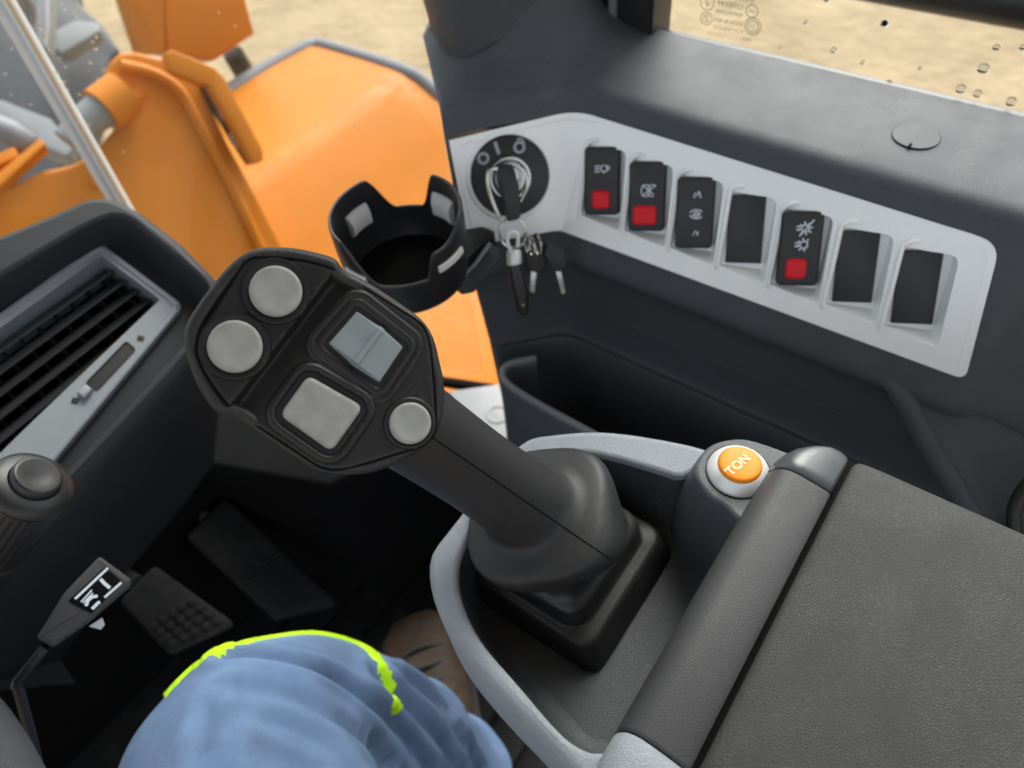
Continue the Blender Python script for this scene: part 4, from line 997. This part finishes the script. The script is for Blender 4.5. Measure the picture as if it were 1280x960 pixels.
# louvres: long slats across, small vanes behind
sA, sB = Vector(FD.px(126, 322)), Vector(FD.px(-120, 500)); sC = Vector(FD.px(201, 377)); sD = Vector(FD.px(-40, 610))
for i in range(5):
    t = (i+.6)/5.2; a = sA.lerp(sC, t); b = sB.lerp(sD, t); dd = (b-a).normalized()
    Fs = Frame(FD(*((a+b)/2), -.006), FD.u*dd.x+FD.v*dd.y, FD.n+FD.v*.9)
    mb = MB(); mb.box(Fs, (b-a).length-.002, .0115, -.0007, .0007, .0005, .0003); part('slat', mb, MT['black'], vt)
for j in range(9):
    t = (j+.5)/11; a = sA.lerp(sB, t); b = sC.lerp(sD, t); dd = (b-a).normalized()
    Fs = Frame(FD(*((a+b)/2), -.020), FD.u*dd.x+FD.v*dd.y, FD.n)
    mb = MB(); mb.box(Fs, (b-a).length-.002, .0014, -.006, .006, .0004, .0003); part('vane', mb, MT['dash'], vt)
sl_ = ccw(fillet([FD.px(x, y, .003) for x, y in [(158, 428), (168, 437), (121, 487), (109, 479)]], .0012, 4))
mb = MB(); mb.loft([[FD(*p, h) for p in inset(sl_, d)] for d, h in [(-.0008, .0029), (-.0008, .0038), (0, .0038), (.0002, .0026)]]); mb.holes(FD, inset(sl_, 0), [], .0026+.0006); part('slider_track', mb, MT['black'], vt)
mb = MB(); mb.slab(ccw([FD.px(x, y, .004) for x, y in [(108, 482), (116, 488), (106, 500), (97, 492)]]), FD, .0028, .0068, .0012); part('slider_knob', mb, MT['trim'], vt)
for x, y in [(94, 501), (176, 423)]:
    mb = MB(); mb.box(FD.at(*FD.px(x, y, .003), .0030).turned(R(35)), .004, .004, 0, .0004, .0004, .0001); part('slider_mark', mb, MT['dash'], vt)

# ------------------------------------------------------------------ steering-column stalks and wheel
kp = ray(40, 606)*.42
kax = (RIGHT*(-.44)+DOWN*.66+ray(40, 606)*.58).normalized()
stk = thing('column_stalk', 'black ridged column stalk with round push button on its end', 'stalk', kp+kax*.12)
FKB = Frame(kp, RIGHT, -kax)
mb = MB(); n = 96; rings = []
for t, r, rid in [(.20, .0155, 0), (.075, .0163, 0), (.054, .0167, 0), (.0528, .0158, 0), (.0516, .0167, 0), (.044, .0170, 1), (.007, .0178, 1), (.0045, .0172, 0)]:
    rings.append([FKB((r-(.0006 if (rid and i % 3 == 0) else 0))*math.cos(2*math.pi*i/n), (r-(.0006 if (rid and i % 3 == 0) else 0))*math.sin(2*math.pi*i/n), -t) for i in range(n)])
mb.loft(rings, True, True, False); part('sleeve', mb, MT['black'], stk, 25)
mb = MB(); mb.lathe([(.0172, -.005), (.0186, -.0034), (.0188, -.0018), (.0181, .0004), (.0147, .0027), (.0113, .0035), (.0111, .0025)], FKB, 64); part('end_cap', mb, MT['black'], stk, 50)
mb = MB(); mb.lathe([(.0108, .0017), (.0108, .0071), (.0101, .0082), (.0088, .0084), (.005, .0076), (.0007, .0072)], FKB, 48, cap1=True); part('push_button', mb, MT['black'], stk, 50)

lp = ray(105, 755)*.46; FLV = Frame(lp, RIGHT, -ray(105, 755)+V(0, 0, .15))
c1 = lambda x, y: FLV.px(x/2.2867, 540+y/2.2857)
lev = thing('turn_signal_lever', 'black lever with white wiper and light symbols on a bent rod', 'lever', lp+V(0, 0, -.06))
oq = [c1(*p) for p in [(285, 355), (375, 422), (372, 440), (245, 548), (150, 616), (104, 588), (182, 462)]]
mb = MB(); mb.slab(ccw(fillet(oq, .0018, 4)), FLV, -.008, .003, .0022); part('handle', mb, MT['rail'], lev, 40)
oq = [c1(*p) for p in [(300, 388), (352, 430), (262, 520), (196, 484)]]
mb = MB(); mb.slab(ccw(fillet(oq, .0006, 2)), FLV, .0029, .0036, .0003); part('decal', mb, MT['gap'], lev)
L = []
c60 = lambda x, y: FLV.px(60+x/8, 680+y/8, .0038)
L += [[c60(270, 550), c60(600, 240)], [c60(565, 535), c60(735, 385)]]
mb = MB(); mb.strokes(FLV, L, .0012, .0037, .0002)
mb.strokes(FLV, [[c60(525, 350), c60(560, 390), c60(620, 440)], [c60(380, 620), c60(400, 565), c60(440, 530), c60(495, 520)], [c60(440, 650), c60(500, 590), c60(520, 580)]], .0016, .0037, .0002)
mb.strokes(FLV, [[c60(330, 580), c60(440, 460)], [c60(350, 590), c60(450, 490)]], .0007, .0037, .0002)
part('symbol', mb, MT['white'], lev)
rp_ = [ray(57, 808)*.463, ray(30, 842)*.47, ray(21, 855)*.473, ray(26, 872)*.478, ray(45, 945)*.50, ray(47, 975)*.52]
mb = MB(); mb.tube(cat([tuple(p) for p in rp_], 6), .0026, 12); part('rod', mb, MT['black'], lev, 60)
mb = MB(); q = [ray(x, y)*.475 for x, y in [(111, 783), (128, 772), (131, 781), (126, 787)]]; nn_ = ray(120, 780)*.004
mb.loft([q, [p+nn_ for p in q]], True, True, True); o = part('switch_tip', mb, MT['white']); tag(o, 'small pale switch tip showing behind the black lever', 'switch')

wc = V(-.262, .303, -.335); FWh = Frame(wc, V(1, 0, 0), V(0, -.45, .9))
sw = thing('steering_wheel', 'dark grey steering wheel rim at the left edge', 'steering wheel', wc)
mb = MB(); mb.tube([FWh(.185*math.cos(2*math.pi*i/80), .185*math.sin(2*math.pi*i/80), 0) for i in range(80)], .0155, 18, closed=True); part('rim', mb, MT['console'], sw, 60)
for a in (90, 210, 330):
    mb = MB(); mb.tube([FWh(.03*math.cos(R(a)), .03*math.sin(R(a)), -.03), FWh(.18*math.cos(R(a)), .18*math.sin(R(a)), 0)], .009, 10); part('spoke', mb, MT['dash'], sw)
mb = MB(); mb.lathe([(.045, -.05), (.045, -.02), (.04, -.012), (0, -.010)], FWh, 32, True); part('hub', mb, MT['dash'], sw)
mb = MB(); mb.tube([wc+V(0, .012, -.05), wc+V(0, .15, -.36), wc+V(0, .2, -.6)], .035, 20); part('column', mb, MT['dash'], sw, 50)

# ------------------------------------------------------------------ pedals
def pedal(nm, lab, quad, ydist, tilt, ribs):
    P = ony(*quad[4], ydist); F = Frame(P, V(1, 0, 0), V(0, -math.sin(R(tilt)), math.cos(R(tilt))))
    t = thing(nm, lab, 'pedal', P)
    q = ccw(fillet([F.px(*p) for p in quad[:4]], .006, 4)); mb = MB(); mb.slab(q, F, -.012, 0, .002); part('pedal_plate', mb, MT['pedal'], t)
    A, B, C_, D = [Vector(F.px(*p)) for p in quad[:4]]
    return t, F, A, B, C_, D
t, F, A, B, C_, D = pedal('accelerator_pedal', 'long dark accelerator pedal with cross ribs on its lower half', [(282, 622), (425, 757), (345, 776), (233, 672), (320, 690)], .54, 35, True)
for i in range(11):
    s = .50+.44*i/11; a = A.lerp(B, s); b = D.lerp(C_, s); a, b = a.lerp(b, .08), a.lerp(b, .92); d = (b-a)
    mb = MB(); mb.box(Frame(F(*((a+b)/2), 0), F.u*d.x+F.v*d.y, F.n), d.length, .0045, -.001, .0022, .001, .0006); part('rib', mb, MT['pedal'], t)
mb = MB(); mb.tube([F(*((A+D)/2), -.01), F(*((A+D)/2), -.05)+V(0, .06, -.03)], .008, 10); part('pedal_arm', mb, MT['black'], t)
t, F, A, B, C_, D = pedal('brake_pedal', 'dark brake pedal with raised grip dots left of the accelerator', [(193, 707), (297, 782), (214, 820), (150, 752), (220, 765)], .52, 35, True)
for i in range(4):
    for j in range(5):
        s, u_ = .52+.11*i, .14+.18*j; p = A.lerp(B, s).lerp(D.lerp(C_, s), u_)
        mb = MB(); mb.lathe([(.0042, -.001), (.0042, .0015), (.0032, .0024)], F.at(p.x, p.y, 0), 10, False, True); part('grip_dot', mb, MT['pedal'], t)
mb = MB(); mb.tube([F(*((A+D)/2), -.01), F(*((A+D)/2), -.05)+V(0, .06, -.03)], .008, 10); part('pedal_arm', mb, MT['black'], t)

# ------------------------------------------------------------------ the operator's right leg
per = thing('person', 'seated person in blue work trousers with yellow piping, right knee and brown boot showing', 'person', (.05, .1, FZ+.009))
spine = [  # x, y, z, half width, half depth
    (-.17, -.42, -.545, .095, .088), (-.147, -.28, -.535, .092, .084), (-.122, -.13, -.508, .088, .080), (-.091, -.01, -.480, .083, .076), (-.068, .098, -.462, .078, .072), (-.049, .172, -.458, .073, .070), (-.024, .222, -.480, .070, .067), (.003, .235, -.526, .067, .065), (.028, .229, -.59, .065, .063), (.045, .226, -.67, .064, .062), (.056, .221, -.75, .064, .062), (.063, .214, -.82, .066, .064), (.068, .210, -.865, .069, .067)]
cs = cat(spine, 28); rings = []; NL = 220
P = [V(*c[:3]) for c in cs]
ups = V(0, 0, 1)
up = V(0, 0, 1)
random.seed(5)
folds = [(.40, .9, .020, .0055), (.47, 1.3, .022, -.006), (.52, .3, .02, .006), (.57, 1.0, .018, -.007), (.62, .4, .018, .006), (.68, 1.2, .02, -.006), (.74, .2, .02, .006), (.82, 1.4, .02, -.006), (.9, .5, .02, .006)]
for i in range(len(P)):
    t = (P[min(i+1, len(P)-1)]-P[max(i-1, 0)]).normalized()
    up = (up-t*up.dot(t)).normalized(); side = t.cross(up)
    a, b = float(cs[i][3]), float(cs[i][4]); s = i/(len(P)-1); rg = []
    for j in range(NL):
        q = 2*math.pi*j/NL; dr_ = .0014*math.sin(q*3+s*9)+.001*math.sin(q*7-s*31)
        for f0, ph, wd, am in folds:
            if f0 > .62: dr_ += am*math.exp(-((s-f0-.05*math.sin(q+ph*2.2))/wd)**2)*(.5+.5*math.sin(q+ph*3))
        rg.append(P[i]+side*((a+dr_)*math.cos(q))+up*((b+dr_)*math.sin(q)))
    rings.append(rg)
mb = MB(); mb.loft(rings, True, True, True)
lb0 = BVHTree.FromPolygons(mb.v, mb.f)
def snap(x, y, bv):
    h = bv.ray_cast(V(0, 0, 0), ray(x, y))
    if h[0]: return h[0], h[1]
    best = None
    for k in range(60):
        p = ray(x, y)*(.34+.005*k); n = bv.find_nearest(p)
        if n[0] is not None and (best is None or n[3] < best[2]): best = (n[0], n[1], n[3])
    return best[0], best[1]
# creases in the cloth fanning from the knee
VX = np.array([tuple(p) for p in mb.v]); DISP = np.zeros(len(VX)); 
for line, dep, wd in [([(285, 822), (330, 822), (390, 836), (440, 862), (490, 905), (535, 960)], .0065, .0050), ([(310, 860), (370, 872), (430, 905), (480, 960)], .004, .007), ([(345, 905), (400, 930), (440, 965)], .003, .006), ([(470, 848), (505, 880), (545, 922), (575, 965)], .006, .006), ([(500, 845), (540, 880), (575, 925), (600, 965)], .006, .006), ([(510, 845), (535, 865), (560, 890)], .004, .005), ([(250, 940), (255, 900), (275, 860)], .002, .006), ([(330, 940), (360, 950), (400, 975)], .003, .006)]:
    pl_ = np.array([tuple(snap(x, y, lb0)[0]) for x, y in cat(line, 10)])
    dist = np.min(np.linalg.norm(VX[:, None, :]-pl_[None, :, :], axis=2), axis=1)
    DISP += -dep*np.exp(-(dist/wd)**2)+dep*.6*np.exp(-((dist-wd*2.1)/(wd*1.1))**2)
NRM = np.zeros_like(VX); nr = len(rings)
G = VX.reshape(nr, NL, 3)
ctr = G.mean(axis=1, keepdims=True); dirs = G-ctr; dirs /= np.linalg.norm(dirs, axis=2, keepdims=True)
mb.v = [Vector(v) for v in (G+dirs*DISP.reshape(nr, NL, 1)).reshape(-1, 3)]
TRV = list(mb.v); part('trousers', mb, MT['denim'], per, 180)
lb = BVHTree.FromPolygons(mb.v, mb.f)
def on_leg(x, y, dflt=None):
    h = lb.ray_cast(V(0, 0, 0), ray(x, y)); return h[0] if h[0] else None
pts_ = cat([(205, 858, 3.5), (222, 834, 4), (250, 812, 5), (290, 796, 6.5), (340, 785, 8), (395, 785, 10), (430, 797, 10), (462, 814, 8.5), (478, 836, 7), (488, 862, 6), (497, 886, 4)], 8)
def front(x, y):
    for k in range(40):
        dx, dy = 350-x, 900-y; l = math.hypot(dx, dy); r = ray(x+dx/l*k*1.5, y+dy/l*k*1.5); h = lb.ray_cast(V(0, 0, 0), r)
        if h[0] is not None and h[1].dot(r) < -.30: return h[0], h[1]
    return snap(x, y, lb)
pc = [front(q[0], q[1]) for q in pts_]
for _ in range(8): pc = [pc[0]]+[((pc[i-1][0]+pc[i][0]*2+pc[i+1][0])/4, (pc[i-1][1]+pc[i][1]*2+pc[i+1][1]).normalized()) for i in range(1, len(pc)-1)]+[pc[-1]]
# the piping is a sewn band lying on the cloth: it follows every crease of it
pcs = [lb.find_nearest(p)[0] for p, n in pc]; pcs = [a.lerp(b, k/3) for a, b in zip(pcs, pcs[1:]) for k in range(3)]
pcn = np.array([tuple(lb.find_nearest(p)[0]) for p in pcs]); hwn = np.array([max(.0042, pts_[k//3][2]*.00055) for k in range(len(pcs))])
VX2 = np.array([tuple(v) for v in TRV]); near = []
G2 = VX2.reshape(nr, NL, 3); D2 = (np.linalg.norm(VX2[:, None, :]-pcn[None], axis=2)/hwn[None]).min(axis=1).reshape(nr, NL)
vid = {}; vs_ = []; fs_ = []
def gv_(i, j):
    j %= NL
    if (i, j) not in vid: vid[(i, j)] = len(vs_); h = .0022 if D2[i, j] < 1.0 else -.0012; vs_.append(Vector(G2[i, j]+dirs[i, j]*h))
    return vid[(i, j)]
for i in range(nr-1):
    for j in range(NL):
        if min(D2[i, j], D2[i+1, j], D2[i, (j+1) % NL], D2[i+1, (j+1) % NL]) < 1.0: fs_.append((gv_(i, j), gv_(i, j+1), gv_(i+1, j+1), gv_(i+1, j)))
mb = MB(); mb.add(vs_, fs_); part('piping', mb, MT['hivis'], per, 180)
p, n = snap(474, 815, lb); mb = MB(); mb.tube([p, p+n*.006+V(0, 0, .004), p+n*.009+V(0, 0, .012)], .0009, 6); part('loose_thread', mb, MT['hivis'], per)
FROT = Matrix.Rotation(R(-33), 4, 'Z')
def foot(p): q = FROT @ V(p.x-.152, p.y-.235, 0); return V(.073+q.x, .212+q.y, p.z)
def bring(y, cx, w, z0, z1): return [foot(V(cx+w*math.copysign(abs(math.cos(q))**.8, math.cos(q)), y, z0+(z1-z0)*(.5+.5*math.copysign(abs(math.sin(q))**.8, math.sin(q))))) for q in [2*math.pi*k/28 for k in range(28)]]
zf = FZ+.009
mb = MB(); mb.loft([bring(*k_) for k_ in [(.185, .152, .03, zf+.022, zf+.07), (.20, .152, .041, zf+.02, zf+.13), (.24, .153, .046, zf+.02, zf+.15), (.29, .155, .046, zf+.02, zf+.115), (.33, .158, .049, zf+.02, zf+.088), (.375, .162, .05, zf+.02, zf+.075), (.41, .165, .044, zf+.02, zf+.066), (.432, .166, .027, zf+.022, zf+.052)]], True, True, True); bt = part('boot', mb, MT['boot'], per, 70)
mb = MB(); mb.loft([bring(y, cx, w+.004, zf+.001, zf+.024) for y, cx, w in [(.178, .152, .03), (.19, .152, .041), (.24, .153, .045), (.29, .155, .044), (.33, .158, .049), (.38, .162, .051), (.415, .165, .044), (.438, .166, .027)]], True, True, True); part('sole', mb, MT['sole'], bt, 50)
for y, h in [(.262, .133), (.285, .119), (.308, .103), (.331, .0885), (.352, .0835)]:
    mb = MB(); mb.tube(cat([tuple(foot(V(.157+dx, y+.05*abs(dx), zf+h-dz))) for dx, dz in [(-.036, .018), (-.022, .004), (0, -.003), (.022, .004), (.036, .018)]], 4), .0034, 8); part('lace', mb, MT['sole'], bt)
mb = MB(); mb.tube(cat([tuple(foot(V(.163+dx, .372+dy, zf+h))) for dx, dy, h in [(-.049, -.004, .035), (-.038, 0, .064), (0, .006, .0785), (.038, 0, .064), (.049, -.004, .035)]], 5), .0022, 8); part('toe_seam', mb, MT['sole'], bt)

# seat the person sits on (continues behind the picture)
st = thing('operator_seat', 'dark operator seat under the seated person', 'seat', (-.16, -.35, FZ))
mb = MB(); mb.slab(rrect(.5, .5, .08, 6), Frame(V(-.2, -.38, -.72), V(1, 0, 0), V(0, 0, 1)), 0, .10, .03); part('cushion', mb, MT['pad'], st)
mb = MB(); mb.slab(rrect(.36, .36, .05, 6), Frame(V(-.2, -.38, FZ), V(1, 0, 0), V(0, 0, 1)), 0, .218, .02); part('pedestal', mb, MT['black'], st)

# ------------------------------------------------------------------ the machine's front end, outside the glass
def extr(nm, pts, P, n, th, m, parent, r=.02, holes=None):
    F = Frame(P, V(1, 0, 0), n); q = ccw(fillet([F.px(*p) for p in pts], r, 5)); mb = MB(); mb.slab(q, F, -th, 0, min(r*.4, .008)); return part(nm, mb, MT[m], parent, 40), F
# mudguard: sheet folded over the wheel, with a grey rubber edge
fen = thing('mudguard', 'orange front mudguard with grey rubber edge outside the corner glass', 'mudguard', (.9, 1.3, -1.6))
fprof = [(1.70, -.958), (1.695, -.952), (1.66, -.95), (1.50, -.95), (1.40, -.95), (1.36, -.952), (1.32, -.972), (1.20, -1.065), (1.10, -1.145), (1.05, -1.172), (.98, -1.192), (.84, -1.225), (.74, -1.26), (.70, -1.28), (.66, -1.34), (.62, -1.66)]
fx1 = [1.275, 1.285, 1.292, 1.295, 1.293, 1.29, 1.285, 1.25, 1.21, 1.19, 1.15, 1.06, 1.0, .98, .95, .93]
fx1 = [x*(-z/.95)**.5 for x, (y, z) in zip(fx1, fprof)]
fx0 = .30
top = []
for (y, z), x1 in zip(fprof, fx1):
    n = 16; top.append([V(fx0+(x1-fx0)*min(1, i/(n-3)), y, z) if i <= n-3 else V(x1+[.012, .016][i-(n-2)], y, z-[.006, .05][i-(n-2)]) for i in range(n)])
bot = [[p+V(0, 0, -.012) for p in r] for r in top]
mb = MB(); mb.loft(top, False, flip=True); mb.loft(bot, False); part('guard_sheet', mb, MT['orange'], fen, 25)
edge = [r[-2]+V(.02, 0, -.01) for r in top]; fe = [V(fx0+(1.27-fx0)*i/8, 1.715, -.962) for i in range(9)]
mb = MB(); mb.tube(cat([tuple(p) for p in fe[:-1]+[V(1.295, 1.70, -.962)]+edge[1:]], 4), .022, 12); part('rubber_edge', mb, MT['rubber_edge'], fen, 60)
# loader frame tower
tow = thing('loader_frame', 'orange loader frame tower with rounded top in front of the cab', 'machine frame', (.5, 1.45, -1.9))
o, F = extr('side_plate', [(-40, 262), (0, 238), (55, 214), (92, 206), (118, 190), (150, 155), (140, 138), (118, 138), (115, 122), (130, 112), (138, 78), (150, 66), (168, 64), (200, 72), (232, 82), (250, 100), (262, 130), (285, 180), (318, 240), (360, 320), (390, 420), (200, 460), (-40, 460)], ony(220, 200, 1.32), V(-.15, -.86, .48), .06, 'orange', tow, .02)
F2 = Frame(F(0, 0, .0), V(1, 0, 0), F.n)
o2, F3 = extr('flange', [(205, 66), (215, 62), (268, 84), (280, 96), (328, 185), (330, 200), (318, 206), (262, 106), (250, 104), (212, 88)], ony(270, 130, 1.26), V(-.15, -.86, .48), .03, 'orange', tow, .008)
o2, F3 = extr('slot_shade', [(250, 102), (266, 92), (324, 190), (312, 208), (268, 138)], ony(290, 150, 1.295), V(-.15, -.86, .48), .02, 'black', tow, .006)  # black plate paints the shade of the slot opening
for x, y, r, m in [(285, 140, .02, 'machine2'), (293, 155, .018, 'boot'), (300, 172, .022, 'machine2'), (312, 188, .018, 'pad')]:
    p = F3.px(x, y); mb = MB(); mb.lathe([(r, -.002), (r, .012), (r*.6, .02)], F3.at(p[0], p[1], 0), 14, False, True); part('fitting', mb, MT[m], tow)
for x, y in [(172, 118), (120, 228)]:
    p = F.px(x, y); mb = MB(); mb.lathe([(.012, -.002), (.012, .005), (.010, .007), (0, .007)], F.at(p[0], p[1], 0), 6); part('bolt_head', mb, MT['orange'], tow, 20)
# pressed edge line on the side plate and pivot pin with collar
mb = MB(); mb.tube(cat([tuple(F(*F.px(x, y), .002)) for x, y in [(150, 82), (190, 92), (222, 112), (245, 150), (290, 235), (335, 330)]], 6), .012, 10); part('pressed_edge', mb, MT['orange'], tow, 60)
pq = [ony(x, y, 1.36) for x, y in [(140, 128), (108, 152), (85, 178)]]
mb = MB(); mb.tube(pq, [.034, .028, .026], 18); part('pivot_pin', mb, MT['machine2'], tow)
mb = MB(); mb.tube([pq[0].lerp(pq[1], -.5), pq[0].lerp(pq[1], .42)], .040, 20); part('pivot_collar', mb, MT['orange'], tow)
# lift arm block behind
arm2 = thing('lift_arm', 'orange box-section lift arm end standing beyond the frame tower', 'lift arm', (.8, 1.9, -1.4))
F = Frame(ony(240, 40, 1.75), V(1, -.15, 0), V(-.2, -.9, .35))
q = ccw([F.px(*p) for p in [(203, -60), (292, -60), (319, 42), (268, 76), (207, 66), (205, 20)]]); mb = MB(); mb.slab(q, F, -.12, 0, .01); part('arm_plate', mb, MT['orange'], arm2)
q = ccw([F.px(*p) for p in [(140, -60), (204, -60), (207, 66), (190, 66)]]); 
a_, b_ = [F(*F.px(*p), .0) for p in [(204, -60), (206, 66)]]; c_2, d_2 = [F(*F.px(*p, -.0), .0) for p in [(186, 66), (145, -60)]]
mb = MB(); mb.loft([[a_, b_, c_2+F.n*(-.06), d_2+F.n*(-.06)], [p-F.n*.1 for p in (a_, b_, c_2+F.n*(-.06), d_2+F.n*(-.06))]], True, True, True); part('arm_side', mb, MT['orange'], arm2)
q = [ony(x, y, 1.80) for x, y in [(291, 66), (306, 92)]]; mb = MB(); mb.tube(q, .028, 12); part('hose_clamp', mb, MT['boot'], arm2)
# dark attachment and linkage beyond
buc = thing('front_attachment', 'dark grey front attachment beyond the orange frame', 'attachment', (.6, 2.4, -2.0))
o, F = extr('back_plate', [(-260, -120), (80, -120), (98, 4), (126, 28), (150, 62), (138, 72), (110, 160), (60, 230), (-260, 260)], ony(80, 80, 2.3), V(-.1, -.55, .83), .15, 'machine', buc, .02)
o, F = extr('stiffener', [(64, 40), (94, 24), (122, 28), (126, 38), (78, 66), (64, 58)], ony(95, 45, 2.22), V(-.1, -.4, .9), .04, 'machine2', buc, .01)
o, F = extr('cross_bar', [(-80, 118), (0, 124), (62, 148), (92, 182), (84, 196), (60, 186), (0, 154), (-80, 150)], ony(40, 150, 1.95), V(-.1, -.4, .9), .05, 'machine2', buc, .01)
o, F = extr('rail', [(44, -60), (60, -60), (62, 30), (58, 62), (46, 52)], ony(50, 20, 2.1), V(-.1, -.4, .9), .05, 'machine2', buc, .01)
for pts in ([(15, -5), (24, 8), (26, 20), (20, 26)], [(26, -8), (36, 6), (38, 20), (30, 30), (22, 32)]):
    mb = MB(); mb.tube(cat([tuple(ony(x, y, 2.05)) for x, y in pts], 5), .014, 8); part('hose', mb, MT['machine2'], buc, 60)
cyl = thing('hydraulic_cylinder', 'bright hydraulic cylinder end between orange brackets', 'cylinder', ony(25, 175, 1.5))
mb = MB(); mb.tube([ony(-30, 150, 1.5), ony(12, 166, 1.48), ony(34, 182, 1.46), ony(40, 188, 1.45)], [.024, .024, .024, .010], 18); part('cylinder_head', mb, MT['machine2'], cyl, 50)
o, F = extr('bracket', [(-60, 238), (0, 214), (50, 172), (58, 180), (0, 232), (-60, 258)], ony(20, 205, 1.40), V(-.1, -.6, .8), .03, 'orange', cyl, .006)
o, F = extr('bracket', [(-60, 210), (0, 190), (18, 182), (24, 196), (0, 206), (-60, 226)], ony(10, 195, 1.44), V(-.1, -.6, .8), .03, 'orange', cyl, .006)
# dark hand rail outside the right window
hr = [onx(1080, -32, .80), onx(1400, 22, .80)]
mb = MB(); d_ = (hr[1]-hr[0]).normalized(); mb.tube([hr[0]-d_*.5, hr[1]+d_*1.2], .022, 16); o = part('hand_rail', mb, MT['black']); tag(o, 'dark round hand rail outside the right-hand window', 'hand rail')
# black belt buckle edge at the far right of the armrest
bp = on_plane(1277, 640, V(.34, 0, -.40), V(-.87, 0, .48))
mb = MB(); mb.tube(cat([tuple(on_plane(x, y, V(.33, 0, -.41), V(-.87, 0, .48))) for x, y in [(1300, 590), (1276, 618), (1267, 646), (1275, 690), (1300, 720)]], 6), .004, 12); o = part('seat_strap', mb, MT['black'], None, 60); tag(o, 'black rounded strap edge behind the armrest at the right', 'strap')
